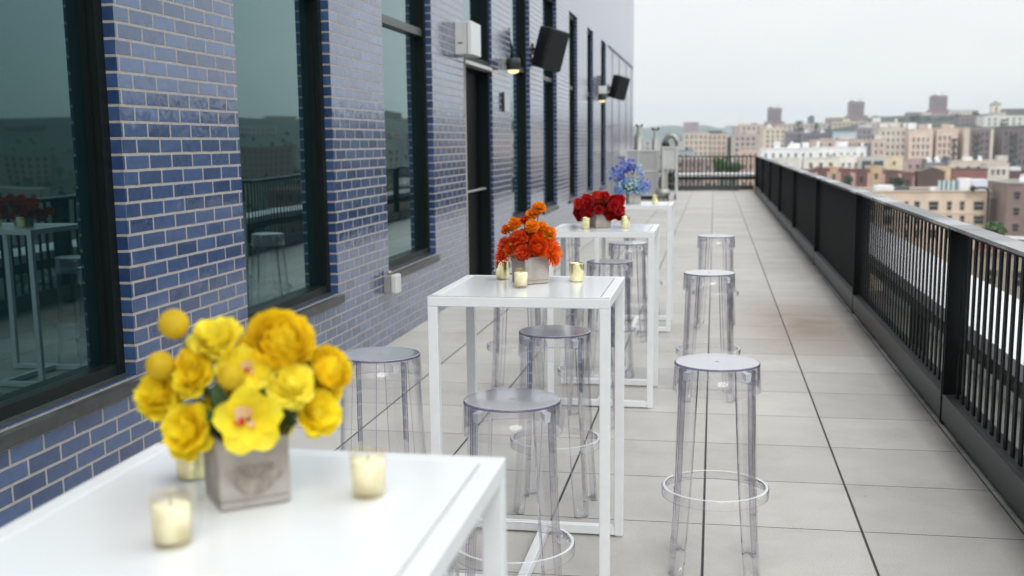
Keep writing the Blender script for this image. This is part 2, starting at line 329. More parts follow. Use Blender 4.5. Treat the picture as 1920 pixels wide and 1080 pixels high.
M_vase = mat('rough_concrete_planter', (.36, .325, .30), .8, noise=.22, nscale=22, bump=.0012, bscale=60)
M_wax = mat('cream_candle_wax', (.93, .89, .76), .5, emit=(1, .86, .55), estr=.0)
M_clear = clear_mat('clear_plastic', (.991, .990, .994), (.90, .89, .945), refl=1.15)
M_cedge = clear_mat('clear_plastic_edge', (.78, .765, .85), (.42, .39, .55), refl=1.5)
M_seat = clear_mat('clear_plastic_seat', (.965, .96, .975), (.87, .86, .92), refl=1.9, rough=.08)
def _seat():
    N = NT(M_seat); o = [n for n in N.n if n.type == 'OUTPUT_MATERIAL'][0]; src = o.inputs[0].links[0].from_socket
    d = N.new('BsdfDiffuse'); d.inputs['Color'].default_value = (.90, .90, .93, 1); m = N.new('MixShader'); t = N.new('TexCoord')
    z = N.new('TexNoise', Scale=9, Detail=5); N.l(t.outputs['Object'], z.inputs['Vector']); r = N.new('MapRange'); r.inputs['To Min'].default_value = .06; r.inputs['To Max'].default_value = .24; N.l(z.outputs['Fac'], r.inputs['Value'])
    N.l(r.outputs[0], m.inputs[0]); N.l(src, m.inputs[1]); N.l(d.outputs[0], m.inputs[2]); N.l(m.outputs[0], o.inputs[0])
_seat()
M_glint = bpy.data.materials.new('clear_plastic_glint'); M_glint.use_nodes = True  # white mixed in as a painted highlight for ribs and ring edge
def _fr():
    N = NT(M_glint); b = N.n['Principled BSDF']; b.inputs['Base Color'].default_value = (.93, .93, .95, 1); b.inputs['Roughness'].default_value = .15
    tr = N.new('BsdfTransparent'); tr.inputs['Color'].default_value = (.98, .98, 1, 1); ms = N.new('MixShader'); ms.inputs[0].default_value = .62
    N.l(tr.outputs[0], ms.inputs[1]); N.l(b.outputs[0], ms.inputs[2]); N.l(ms.outputs[0], N.n['Material Output'].inputs[0])
_fr()
M_rim = clear_mat('clear_plastic_rim', (.38, .35, .52), (.16, .13, .30), refl=1.0)
M_stem = mat('flower_stem', (.05, .09, .02), .6, noise=.3)
M_leaf = mat('flower_leaf', (.035, .085, .02), .5, noise=.3, nscale=30)

# votive glass with streaky gold mercury finish
M_gold = bpy.data.materials.new('gold_mercury_glass'); M_gold.use_nodes = True
def _gold():
    N = NT(M_gold); b = N.n['Principled BSDF']; b.inputs['Base Color'].default_value = (.80, .62, .28, 1); b.inputs['Metallic'].default_value = 1; b.inputs['Roughness'].default_value = .18
    tr = N.new('BsdfTransparent'); tr.inputs['Color'].default_value = (1, .985, .93, 1); ms = N.new('MixShader')
    t = N.new('TexCoord'); z = N.new('TexNoise', Scale=30, Detail=5); N.l(t.outputs['Object'], z.inputs['Vector'])
    r = N.new('MapRange'); r.inputs['From Min'].default_value = .42; r.inputs['From Max'].default_value = .62; r.inputs['To Min'].default_value = .02; r.inputs['To Max'].default_value = .13
    N.l(z.outputs['Fac'], r.inputs['Value']); N.l(r.outputs[0], ms.inputs[0]); N.l(tr.outputs[0], ms.inputs[1]); N.l(b.outputs[0], ms.inputs[2]); N.l(ms.outputs[0], N.n['Material Output'].inputs[0])
_gold()
M_gold2 = mat('gold_foil_glass', (.86, .77, .45), .16, metal=1, noise=.35, nscale=18)

# ------------------------------------------------------------------ terrace floor and terrain
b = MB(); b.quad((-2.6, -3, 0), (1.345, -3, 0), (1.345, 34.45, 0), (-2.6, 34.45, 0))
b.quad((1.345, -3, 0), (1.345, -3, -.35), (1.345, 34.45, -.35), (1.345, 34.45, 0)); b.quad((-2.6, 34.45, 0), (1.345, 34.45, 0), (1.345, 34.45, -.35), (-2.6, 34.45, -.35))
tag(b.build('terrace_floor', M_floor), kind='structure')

def sstep(a, b, x):
    t = max(0, min(1, (x-a)/(b-a))); return t*t*(3-2*t)
def gz(x, y):
    d = math.hypot(x, y); az = math.degrees(math.atan2(x, max(y, 1)))
    hm = -8 + 34*sstep(-1, 9, az)
    z = -30 + (hm+30)*sstep(260, 1150, d)
    z += 6*math.sin(x*.006+1)*math.sin(y*.005)*sstep(500, 900, d)
    if d > 1500: z = z + (-35-z)*sstep(1500, 2300, d)
    return z
M_ground = mat('city_ground', (.022, .034, .025), .9, noise=.4, nscale=.02)
b = MB(); NA, ND = 90, 46
ds = [60*(4900/60)**(k/(ND-1)) for k in range(ND)]
for k, d in enumerate(ds):
    for j in range(NA):
        a = R(-60+150*j/(NA-1)); x, y = d*math.sin(a), d*math.cos(a)
        b.v.append((x, y, gz(x, y)))
for k in range(ND-1):
    for j in range(NA-1):
        i = k*NA+j; b.f.append((i, i+1, i+NA+1, i+NA)); b.mi.append(0); b.sm.append(True)
tag(b.build('city_ground', M_ground), kind='structure')
b = MB(); b.quad((-5100, -9000, -46), (5100, -9000, -46), (5100, 5100, -46), (-5100, 5100, -46))
tag(b.build('ground', M_ground), kind='structure')
# far wooded hills across the river
M_hill = mat('wooded_hill', (.035, .075, .06), .9, noise=.4, nscale=.01)
b = MB(); rnd = random.Random(5); n = 120
prof = [(0, -46), (.25, .45), (.55, .85), (1, 1.0), (1.6, .3)]
for j in range(n+1):
    a = R(-14+60*j/n); h = 52+10*math.sin(j*.13)+5*math.sin(j*.51+1)+2.5*math.sin(j*1.7)+rnd.uniform(-1.2, 1.2)
    for q, (t, s_) in enumerate(prof):
        d = 3000+t*900; z = -46 if q == 0 else -46+(h+46)*s_
        b.v.append((d*math.sin(a), d*math.cos(a), z))
for j in range(n):
    for q in range(4):
        i = j*5+q; b.f.append((i, i+5, i+6, i+1)); b.mi.append(0); b.sm.append(True)
tag(b.build('hills', M_hill), kind='structure')

# ------------------------------------------------------------------ the blue brick building
WX = -2.434; RD = .052; GX = -2.558
ZS, ZT = .545, 3.70
WIN = [(2.83, 4.282), (5.452, 6.898), (8.06, 9.525), (13.35, 14.775), (15.93, 17.34), (18.86, 20.0), (21.57, 22.62), (24.2, 25.3)]
DOOR = (10.80, 12.20)
BLIND = [(25.95, 28.3), (28.75, 31.0), (31.4, 33.5)]
bld = thing('brick_building', 'blue glazed brick building wall running along the left of the terrace', 'building')
ops = [(a, c, ZS, ZT) for a, c in WIN]+[(DOOR[0], DOOR[1], .0, ZT)]
ys = sorted({-3.0, 34.0}|{v for o in ops for v in o[:2]}); zs = [0, ZS, ZT, 9.0]
def solid(y, z): return not any(a < y < c and e < z < f for a, c, e, f in ops)
b = MB()
D2 = RD
for i in range(len(ys)-1):
    for j in range(3):
        y0, y1, z0, z1 = ys[i], ys[i+1], zs[j], zs[j+1]; ym, zm = (y0+y1)/2, (z0+z1)/2
        if solid(ym, zm):
            b.quad((WX, y0, z0), (WX, y1, z0), (WX, y1, z1), (WX, y0, z1))
        else:
            b.quad((WX, y0, z0), (WX, y0, z1), (WX-.2, y0, z1), (WX-.2, y0, z0))
            b.quad((WX, y1, z0), (WX-.2, y1, z0), (WX-.2, y1, z1), (WX, y1, z1))
            b.quad((WX, y0, z1), (WX, y1, z1), (WX-.2, y1, z1), (WX-.2, y0, z1)) if solid(ym, z1+.1) else None
            b.quad((WX, y0, z0), (WX-.2, y0, z0), (WX-.2, y1, z0), (WX, y1, z0)) if z0 > 0 and solid(ym, z0-.1) else None
b.quad((WX, 34, 0), (WX-8, 34, 0), (WX-8, 34, 9), (WX, 34, 9)); b.quad((WX, -3, 9), (WX, 34, 9), (WX-8, 34, 9), (WX-8, -3, 9)); b.quad((WX, -3, 0), (WX, -3, 9), (WX-8, -3, 9), (WX-8, -3, 0))
wall = b.build('wall', M_brick, bld)
# blind panels at the far end: slim dark channels, and a dark strip painting the shadow line above
M_chan_shade = mat('channel_and_head_shade', (.12, .13, .16), .4)
for y in (26.9, 28.9, 31.2, 33.2):
    bx('control_joint', M_chan_shade, WX, y-.05, .02, WX+.006, y+.05, 3.66, bld)
bx('head_shadow_line', M_chan_shade, WX, 26.0, 3.662, WX+.02, 33.6, 3.72, bld)

def window(y0, y1, z0, z1, transom=True, sill=True):
    f = MB(); fx = WX-RD; w = .062
    f.box(GX+.006, y0, z0, fx, y0+w, z1); f.box(GX+.006, y1-w, z0, fx, y1, z1)
    f.box(GX+.006, y0+w, z1-w, fx, y1-w, z1); f.box(GX+.006, y0+w, z0+.004, fx-.002, y1-w, z0+.058)
    # inner stop, a step behind the face
    f.box(GX+.006, y0+w, z0+.058, fx-.035, y0+w+.014, z1-w); f.box(GX+.006, y1-w-.014, z0+.058, fx-.035, y1-w, z1-w)
    if transom: f.box(GX+.006, y0+w+.014, 2.432, fx-.012, y1-w-.014, 2.495, 1)
    o = f.build('window', [M_frame, M_sill], bld)
    p = MB(); p.quad((GX+.01, y0+.02, z0+.02), (GX+.01, y1-.02, z0+.02), (GX+.01, y1-.02, z1-.02), (GX+.01, y0+.02, z1-.02)); p.build('pane', M_glass, o)
    if sill:
        s = MB(); a, c = y0-.06, y1+.062
        s.v += [(WX+.022, a, .476), (WX+.022, c, .476), (WX+.022, c, .528), (WX+.022, a, .528), (fx-.01, a, z0+.012), (fx-.01, c, z0+.012), (WX+.0, a, .476), (WX+.0, c, .476)]
        for q in ((0, 1, 2, 3), (3, 2, 5, 4), (1, 7, 5, 2), (0, 3, 4, 6), (0, 6, 7, 1)): s.f.append(q); s.mi.append(0); s.sm.append(False)
        s.build('sill', M_sill, o)
        return o
for a, c in WIN: window(a, c, ZS, ZT)
# the terrace door with a glazed panel above it
d0, d1 = DOOR
M_door = mat('black_door', (.003, .004, .004), .5, ior=1.15)
M_trim = mat('beige_door_trim', (.42, .39, .35), .5)
f = MB(); fx = WX-.03
f.box(GX-.02, d0, 0, fx, d0+.07, ZT); f.box(GX-.02, d1-.07, 0, fx, d1, ZT); f.box(GX-.02, d0+.07, 2.28, fx, d1-.07, 2.40); f.box(GX-.02, d0+.07, ZT-.06, fx, d1-.07, ZT)
door = f.build('door', M_frame, bld)
bx('door_trim', M_trim, fx+.001, d0+.002, 0, WX+.006, d0+.03, 2.34, door); bx('head_flashing', M_grey, fx+.001, d0+.03, 2.30, WX+.008, d1-.03, 2.335, door)
bx('door_leaf', M_door, GX-.06, d0+.07, .01, GX-.02, d1-.07, 2.28, door)
q = MB(); q.tube([(GX-.02, d0+.15, 1.02), (GX+.06, d0+.15, 1.02), (GX+.06, d1-.15, 1.02), (GX-.02, d1-.15, 1.02)], .012); q.build('push_bar', M_steel, door)
q = MB(); q.quad((GX, d0+.07, 2.40), (GX, d1-.07, 2.40), (GX, d1-.07, ZT-.06), (GX, d0+.07, ZT-.06)); q.build('pane', M_glass, door)

# things mounted on the wall
eb = thing('equipment_box', 'grey metal equipment box mounted high on the wall above the terrace door', 'electrical box', (WX, 10.62, 2.35))
b = MB(); b.box(.0, -.21, 0, .118, .21, .305); b.build('housing', M_grey, eb, .006)
b = MB(); b.box(.122, -.213, -.003, .165, .213, .308); b.build('cover', mat('pale_grey_cover', (.68, .68, .67), .35), eb, .008)
b = MB(); b.box(.03, -.213, .1, .075, -.2105, .112); b.build('name_plate', M_dark, eb)
ob = thing('outlet_box', 'small grey weatherproof outlet box low on the brick between the windows', 'outlet', (WX, 7.97, .405))
b = MB(); b.box(0, -.06, 0, .055, .06, .135); b.build('back_box', M_steel, ob, .004)
b = MB(); b.box(.056, -.066, -.004, .105, .066, .14); b.build('cover', M_grey, ob, .012)
b = MB(); b.tube([(.03, 0, .135), (.03, 0, .165)], .016); b.build('conduit_stub', M_steel, ob)
def sconce(y, z, hgt, label, m_body, glow):
    t = thing('wall_light', label, 'wall light', (WX, y, z))
    b = MB(); b.box(0, -.05, .0, .035, .05, .12); b.build('back_plate', M_steel, t, .003)
    b = MB(); b.tube([(.035, 0, .07), (.06, 0, .07)], .02); b.build('arm', M_steel, t)
    b = MB(); b.lathe([(0, hgt-.02), (.078, hgt-.02), (.082, hgt-.03), (.082, -.012), (.072, -.012), (.070, .03)], 28, (.13, 0)); b.build('shade', m_body, t)
    b = MB(); b.lathe([(0, -.052), (.03, -.05), (.055, -.04), (.068, -.022), (.07, .0), (0, .012)], 28, (.13, 0)); b.build('lens', mat('warm_lamp_lens', (1, .8, .45), .4, emit=(1, .74, .36), estr=1.1), t)
    return t
sconce(12.80, 2.36, .14, 'dark cylinder wall light glowing warm just right of the terrace door', mat('bronze_green_paint', (.03, .04, .035), .4), .5)
s2 = sconce(23.2, 2.38, .12, 'wall light with pale box top beside the farther small speaker', mat('bronze_green_paint', (.03, .04, .035), .4), .5)
b = MB(); b.box(.06, -.09, .125, .21, .09, .28); b.build('ballast_box', mat('pale_grey_cover', (.68, .68, .67), .35), s2, .005)
t = thing('wall_plate', 'flat pale grey plate on the brick pier between the door and the fourth window', 'panel', (WX, 12.78, 1.88))
b = MB(); b.box(0, -.02, 0, .03, .30, .215); b.build('plate', mat('lavender_grey_plate', (.42, .42, .47), .3), t, .003)
b = MB(); b.box(0, -.035, -.004, .032, -.0205, .219); b.build('edge', M_dark, t)
def speaker(y, cz, sc_, yaw, label):
    t = thing('outdoor_speaker', label, 'speaker', (WX, y, cz))
    b = MB(); b.box(0, -.06, -.07, .012, .06, .07); b.tube([(.012, 0, 0), (.09, 0, 0)], .022); b.build('wall_bracket', M_dark, t)
    # wedge shaped cabinet, narrow at the back, tipped forward
    pts = []
    for zz, kx in ((-.27, 1), (.27, 1)):
        for x, yy in ((-.11, .16), (.11, .16), (.19, -.09), (.19, -.13), (-.19, -.13), (-.19, -.09)): pts.append((x*sc_, yy*sc_, zz*sc_))
    b = MB(); b.v = pts
    for k in range(6): b.f.append((k, (k+1) % 6, 6+(k+1) % 6, 6+k)); b.mi.append(0); b.sm.append(False)
    b.f += [tuple(range(5, -1, -1)), tuple(range(6, 12))]; b.mi += [0, 0]; b.sm += [False, False]
    c = b.build('cabinet', M_black, t, .02*sc_); c.location = (.225, 0, 0); c.rotation_euler = (Matrix.Rotation(R(15), 3, 'Y') @ Matrix.Rotation(yaw, 3, 'Z')).to_euler()
    g = MB(); g.box(-.175*sc_, -.145*sc_, -.25*sc_, .175*sc_, -.1315*sc_, .25*sc_); g.build('grille', M_black, c, .006)
    return t
speaker(15.0, 2.76, 1.0, R(56), 'big black wedge speaker tipped outward on the wall, nearer of two')
speaker(26.0, 2.76, .98, R(56), 'smaller looking black speaker farther along the wall near its end')

# ------------------------------------------------------------------ railing along the terrace edge
RX = 1.222
def make_rail(length, label):
    t = thing('railing_section', label, 'railing', group='railing sections round the terrace')
    g = .014
    for y in (g, length-g-.012):
        b = MB(); b.box(0, y, .0, .112, y+.012, 1.045); b.build('end_post', M_rail, t)
    b = MB(); b.box(.0, g+.0125, .022, .02, length-g-.0125, .163); b.box(.0205, g+.0125, .155, .112, length-g-.0125, .163); b.build('curb_panel', M_curb, t, .002)
    b = MB(); b.box(-.004, .004, 1.0455, .116, length-.004, 1.063); b.build('top_rail', M_cap, t)
    b = MB(); b.box(.045, g+.0125, 1.018, .07, length-g-.0125, 1.045); b.build('under_rail', M_rail, t)
    n = int(length/.12); me = None
    for k in range(1, n):
        y = k*length/n
        if me is None:
            b = MB(); b.box(.0495, -.019, .1635, .0600, .019, 1.0175); o = b.build('baluster', M_rail, t, loc=(0, y, 0)); me = o
        else:
            o = me.copy(); C.objects.link(o); o.parent = t; o.location = (0, y, 0)
    return t
proto = None; ORD = ['nearest', 'second nearest', 'third', 'fourth', 'fifth', 'sixth', 'seventh', 'eighth', 'farthest']
for k in range(9):
    y = 2.18+3.905*k; ln = 3.905
    lab = 'black metal railing section of the long right side, %s from the camera' % ORD[k]
    if k == 8: o = make_rail(34.42-y, lab)
    elif proto is None: proto = o = make_rail(ln, lab)
    else: o = dup(proto)
    o['label'] = lab; o.location = (RX, y, 0)
o = make_rail(3.905, 'black metal railing section at the very edge of the picture beside the camera'); o.location = (RX, 2.18-3.905, 0)
o = make_rail(3.75, 'end railing of thin bars closing off the far end of the terrace'); o.rotation_euler = (0, 0, R(90)); o.location = (1.215, 34.43, 0)
# white ledge outside the railing
b = MB(); b.box(1.378, -3, .425, 1.905, 36.0, .505); b.box(-2.6, 34.62, .425, 1.377, 36.0, .505)
lg = thing('outer_ledge', 'white coping ledge running outside the black railing', 'ledge')
b.build('coping', M_ledge, lg)
b = MB(); b.box(1.40, -3, .33, 1.85, 35.9, .424); b.box(-2.6, 34.66, .33, 1.399, 35.9, .424); b.build('ledge_beam', M_dark, lg)
for k in range(12):
    y = -1+3.2*k; b = MB(); b.box(1.5, y, -.3, 1.6, y+.08, .33); b.build('bracket', M_dark, lg)
lw = thing('lower_roof', 'dark grey lower roof seen through the railing bars', 'roof')
M_lroof = mat('grey_roof_membrane', (.085, .085, .08), .8, noise=.35, nscale=1.5)
bx('roof_deck', M_lroof, 1.36, -3, -3.6, 5.4, 36.5, -3.3, lw); bx('parapet', mat('grey_stucco', (.3, .3, .29), .8, noise=.15, nscale=3), 5.41, -3, -4, 5.7, 36.5, -2.9, lw)

# ------------------------------------------------------------------ machinery at the far end
M_mesh = bpy.data.materials.new('perforated_panel'); M_mesh.use_nodes = True
def _m():
    N = NT(M_mesh); b = N.n['Principled BSDF']; b.inputs['Base Color'].default_value = (.34, .335, .33, 1); b.inputs['Roughness'].default_value = .55
    t = N.new('TexCoord'); v = N.new('TexVoronoi', Scale=60); N.l(t.outputs['Object'], v.inputs['Vector'])
    r = N.new('ValToRGB'); r.color_ramp.elements[0].color = (.18, .18, .18, 1); r.color_ramp.elements[1].color = (.42, .42, .41, 1); r.color_ramp.elements[1].position = .4
    N.l(v.outputs['Distance'], r.inputs[0]); N.l(r.outputs[0], b.inputs['Base Color'])
_m()
t = thing('condenser_enclosure', 'tall grey framed enclosure with perforated panels beside the end of the brick wall', 'enclosure', (-2.30, 29.3, 0))
def frame(t, w, d, h, z0, mid=None):
    f = MB(); s = .05
    for x in (0, w-s):
        for y in (0, d-s): f.box(x, y, z0, x+s, y+s, h)
    for z in [z0, h-s]+([mid] if mid else []):
        f.box(s, 0, z, w-s, s, z+s); f.box(0, s, z, s, d-s, z+s); f.box(w-s, s, z, w, d-s, z+s)
    f.build('frame', M_grey, t, .004)
frame(t, .86, .8, 1.30, .1, .72)
for i_, (z0, z1) in enumerate(((.15, .72), (.77, 1.25))):
    bx('mesh_panel', M_mesh, .05, .02, z0, .81, .035, z1, t); bx('mesh_panel', M_mesh, .825, .05, z0, .84, .75, z1, t)
bx('plinth', M_dark, .02, .05, 0, .84, .78, .099, t)
bx('centre_stile', M_grey, .32, -.004, .15, .36, .018, 1.25, t)
t = thing('machine_rack', 'narrow grey machine rack on castors at the far end near the railing', 'machine', (-1.34, 29.1, 0))
frame(t, .40, .7, 1.38, .18, .80)
bx('side_panel', M_grey, .05, .03, .86, .35, .05, 1.32, t); bx('lower_panel', mat('warm_grey_panel', (.42, .39, .35), .5), .05, .06, .24, .14, .6, .79, t)
b = MB()
for z in (.3, .45, .6): b.lathe([(0, z), (.07, z), (.07, z+.11), (0, z+.11)], 14, (.23, .2))
b.build('cylinder', M_dark, t)
for x in (.05, .35):
    b = MB(); b.tube([(x-.02, .1, .07), (x+.02, .1, .07)], .068, 16); b.box(x-.01, .08, .10, x+.01, .12, .18); b.build('castor', M_dark, t)
t = thing('pump_unit', 'low pale pump with round ends standing on the floor by the machine rack', 'pump', (-1.30, 28.6, 0))
b = MB(); b.tube([(-.16, 0, .20), (-.12, 0, .20), (.14, 0, .20), (.2, 0, .20)], [.05, .13, .13, .06], 16); b.build('tank', M_steel, t)
b = MB(); b.tube([(.13, -.1, .1), (.17, -.1, .1)], .10, 16); b.build('wheel', M_dark, t)
b = MB(); b.tube([(.14, -.101, .1), (.175, -.101, .1)], .05, 14); b.build('hub', M_grey, t)
b = MB(); b.tube([(-.05, 0, .3), (-.08, 0, .5), (-.02, .05, .62)], .02); b.box(-.14, -.06, 0, -.08, .06, .09); b.build('pipe', M_dark, t)
t = thing('exhaust_stack', 'pair of galvanized exhaust stacks with dark caps behind the enclosure', 'vent', (-1.75, 30.6, 0))
for x, h, r_ in ((-.28, 1.95, .09), (.16, 1.85, .055)):
    b = MB(); b.tube([(x, 0, 0), (x, 0, h-.28), (x, 0, h-.27), (x, 0, h)], [r_*1.5, r_*1.5, r_, r_*.55], 16); b.build('stack', M_steel, t)
    b = MB(); b.tube([(x-.10, 0, h+.02), (x, 0, h-.04), (x+.10, 0, h+.02)], .03); b.build('cap', M_dark, t)
t = thing('insulated_duct', 'curved insulated duct elbow above the machine rack', 'duct', (-1.3, 30.3, 0))
b = MB(); b.tube([(-.05, 0, .0), (-.05, 0, 1.25), (-.02, 0, 1.5), (.08, 0, 1.66), (.22, 0, 1.66), (.32, 0, 1.52), (.34, 0, 1.3)], .075, 14); b.build('elbow', M_steel, t)
b = MB(); b.ball((.02, -.12, 1.42), .10, 7); b.build('valve', M_dark, t)
bx('junction_box', M_grey, .34, -.1, 1.28, .52, .1, 1.52, t)

# ------------------------------------------------------------------ tables
ZTAB = 1.015; TS = .034
def make_table():
    t = thing('bar_table', '', 'table', group='white square bar tables down the terrace')
    h = .304; s = TS
    f = MB(); z0 = ZTAB-s
    f.box(-h, -h, z0, h, -h+s, ZTAB-.001); f.box(-h, h-s, z0, h, h, ZTAB-.001); f.box(-h, -h+s, z0, -h+s, h-s, ZTAB-.001); f.box(h-s, -h+s, z0, h, h-s, ZTAB-.001)
    f.build('top_frame', M_white, t, .0025)
    b = MB(); b.box(-h+s+.002, -h+s+.002, z0+.004, h-s-.002, h-s-.002, ZTAB-.0005); b.box(-h+.001, -h+.001, ZTAB, h-.001, -h+s+.0015, ZTAB+.0005); b.build('tabletop', M_top, t)
    for x in (-h, h-s):
        for y in (-h, h-s):
            l = MB(); l.box(x, y, .006, x+s, y+s, z0-.0005); l.box(x+.006, y+.006, 0, x+s-.006, y+s-.006, .0055); l.build('leg', M_white, t, .002)
    for y in (-h, h-s):
        l = MB(); l.box(-h+s+.0005, y, .008, h-s-.0005, y+s, .008+s); l.build('base_bar', M_white, t, .002)
    l = MB(); l.box(-s/2, -h+s+.0005, .008, s/2, h-s-.0005, .008+s-.001); l.build('base_bar', M_white, t, .002)
    return t
TY = [1.385, 3.815, 6.49, 9.07]; TXC = -.627
TL = ['white bar table in the foreground carrying the yellow bouquet', 'white bar table carrying the orange bouquet', 'white bar table carrying the red bouquet', 'farthest white bar table, carrying the blue bouquet']
tp = make_table()
for k, y in enumerate(TY):
    o = tp if k == 0 else dup(tp)
    o.location = (TXC, y, 0); o['label'] = TL[k]

# ------------------------------------------------------------------ clear plastic stools
def ring_profile(b, r0, r1, z0, z1, n=48, mi=(0, 1, 0, 1)):
    """closed thin ring: outer wall, top, inner wall, bottom"""
    b.lathe([(r1, z0), (r1, z1), (r0, z1), (r0, z0), (r1, z0)], n, mi=[mi[0], mi[1], mi[2], mi[3]])
def make_stool():
    t = thing('bar_stool', '', 'stool', group='clear plastic bar stools round the tables')
    SH = .75; n = 56
    b = MB()   # seat disc with a rounded rim and a small centre hole
    b.lathe([(.0075, SH-.009), (.0075, SH), (.143, SH)], n, mi=[1, 0], sm=False)
    b.lathe([(.143, SH), (.1465, SH-.0012), (.1485, SH-.004), (.1487, SH-.008)], n, mi=[0, 2, 2])
    b.lathe([(.1487, SH-.008), (.0075, SH-.009)], n, mi=0, sm=False)
    b.build('seat', [M_seat, M_cedge, M_rim], t)
    b = MB()
    b.lathe([(.1485, SH-.0085), (.1535, .650), (.1495, .648), (.1450, SH-.011)], n, mi=[0, 1, 0]); b.build('skirt', [M_clear, M_cedge], t)
    def rleg(z):
        u = 1-z/.74; return .1435+.032*u+.016*u**4
    for q in range(4):
        a = PI/4+q*PI/2+(.06 if q % 2 else -.06); b = MB()
        zz = [.735, .65, .54, .42, .30, .16, .06, .0]
        rows = []
        for z in zz:
            r = rleg(z); hw = (.043-.012*(1-z/.75)); th = .0045; fl = .026
            row = []
            k = 7
            # U section: flange, curved web, flange (outer line), then back along the inner line
            outer = [(-1, -fl)]+[(-1+2*i/k, 0) for i in range(k+1)]+[(1, -fl)]
            inner = [(1, -fl)]+[(1-2*i/k, -th) for i in range(k+1)]+[(-1, -fl)]
            for (s_, dr), sg in [(p, 0) for p in outer]+[(p, 1) for p in inner]:
                w = hw-(th if sg else 0); tt = s_*w/r; rr = r+dr
                row.append((rr*math.cos(a+tt), rr*math.sin(a+tt), z))
            rows.append(row)
        m = len(rows[0]); i0 = len(b.v)
        for row in rows: b.v += row
        for j in range(len(rows)-1):
            for k in range(m):
                k2 = (k+1) % m; edge = k in (m-1, m//2-1)
                b.f.append((i0+j*m+k, i0+j*m+k2, i0+(j+1)*m+k2, i0+(j+1)*m+k)); b.mi.append(1 if edge else 0); b.sm.append(not edge)
        for k in range(m//2-1):   # foot end
            j0 = i0+(len(rows)-1)*m; b.f.append((j0+k, j0+k+1, j0+m-2-k, j0+m-1-k)); b.mi.append(1); b.sm.append(False)
        b.build('leg', [M_clear, M_cedge], t)
        # moulded grip rib under the rim, its refracted highlight painted white
        g = MB(); r0, r1 = .119, .1435; aw = .10
        P = [(r0, -aw*.7, SH-.018), (r1, -aw, SH-.024), (r1, aw, SH-.024), (r0, aw*.7, SH-.018), (r0+.006, -aw*.5, SH-.046), (r1-.001, -aw*.8, SH-.052), (r1-.001, aw*.8, SH-.052), (r0+.006, aw*.5, SH-.046)]
        g.v = [(r*math.cos(a+d), r*math.sin(a+d), z) for r, d, z in P]
        for f_ in ((0, 1, 2, 3), (7, 6, 5, 4), (0, 4, 5, 1), (1, 5, 6, 2), (2, 6, 7, 3), (3, 7, 4, 0)): g.f.append(f_); g.mi.append(0); g.sm.append(False)
        g.build('grip_rib', [M_glint], t)
    b = MB(); z = .300; r1 = .1895
    b.lathe([(r1, z-.034), (r1, z-.003), (r1-.003, z), (r1-.013, z), (r1-.016, z-.003), (r1-.0125, z-.006), (r1-.0045, z-.0065), (r1-.0045, z-.034), (r1, z-.034)], 64, mi=[0, 0, 2, 0, 0, 0, 0, 1])
    b.build('foot_ring', [M_clear, M_cedge, M_glint], t)
    return t
ST = [((0.022, 3.855), 'clear stool nearest in the right-hand row, its whole height in view'),
      ((-0.017, 6.535), 'clear stool in the right-hand row, middle one of three'),
      ((0.027, 9.115), 'clear stool farthest back in the right-hand row'),
      ((-0.59, 3.2), 'clear stool in front of the orange bouquet table, beside the foreground table corner'),
      ((-0.634, 4.425), 'clear stool just behind the orange bouquet table, seat seen through its legs'),
      ((-0.658, 7.12), 'clear stool just behind the red bouquet table, seat showing above the orange table edge'),
      ((-0.64, 8.44), 'clear stool in front of the blue bouquet table, under the red bouquet table edge'),
      ((-1.205, 3.85), 'clear stool on the wall side of the orange bouquet table, behind the yellow flowers'),
      ((-1.17, 6.55), 'clear stool on the wall side of the red bouquet table, behind the orange flowers'),
      ((-1.24, 9.12), 'clear stool on the wall side of the blue bouquet table'),
      ((-0.62, 9.69), 'clear stool behind the blue bouquet table, mostly hidden'),
      ((-0.635, 5.86), 'clear stool in front of the red bouquet table, seat hidden by the orange table'),
      ((-0.64, 2.02), 'clear stool behind the foreground table, only a sliver showing past its corner')]
sp_ = make_stool(); rnd = random.Random(3)
for k, ((x, y), lab) in enumerate(ST):
    o = sp_ if k == 0 else dup(sp_)
    o.location = (x, y, 0); o['label'] = lab; o.rotation_euler = (0, 0, R([0, 4, -6, 9, -4, 7, 3, -8, 5, 0, 10, -5, 6][k]))

# ------------------------------------------------------------------ vases and candles
def planter(x, y, rot, label, stain=False):
    t = thing('concrete_planter', label, 'planter', (x, y, ZTAB+.0006), rot, 'square concrete planters on the tables')
    b = MB(); h = .05; w = .009; H_ = .098
    b.box(-h, -h, 0, h, h, .012)
    b.box(-h, -h, .012, h, -h+w, H_); b.box(-h, h-w, .012, h, h, H_); b.box(-h, -h+w, .012, -h+w, h-w, H_); b.box(h-w, -h+w, .012, h, h-w, H_)
    bm = bmesh.new(); me = bpy.data.meshes.new('t')
    b.build('pot', M_vase, t, .003)
    bx('soil', mat('dark_foam', (.02, .03, .015), .9), -h+w, -h+w, .012, h-w, h-w, .085, t)
    if stain:
        s = MB(); s.v.append((0, 0, 0)); n = 26; rr = random.Random(2)
        for k in range(n):
            a = 2*PI*k/n; q = 1+.16*math.sin(3*a)+rr.uniform(-.06, .06)
            s.v.append((.036*math.cos(a)*q, 0, .022*math.sin(a)*q))
        for k in range(n): s.f.append((0, 1+k, 1+(k+1) % n)); s.mi.append(0); s.sm.append(False)
        o = s.build('stain', mat('damp_stain', (.27, .235, .205), .8, noise=.5, nscale=60), t); o.location = (.0, -h-.0012, .042)
    return t
planter(-.652, 1.430, R(38), 'square concrete planter under the yellow flowers with a damp stain', True)
planter(-.647, 3.900, R(40), 'square concrete planter under the orange flowers')
planter(-.662, 6.520, R(34), 'square concrete planter under the red flowers')
planter(-.645, 9.075, R(18), 'square concrete planter under the blue flowers')
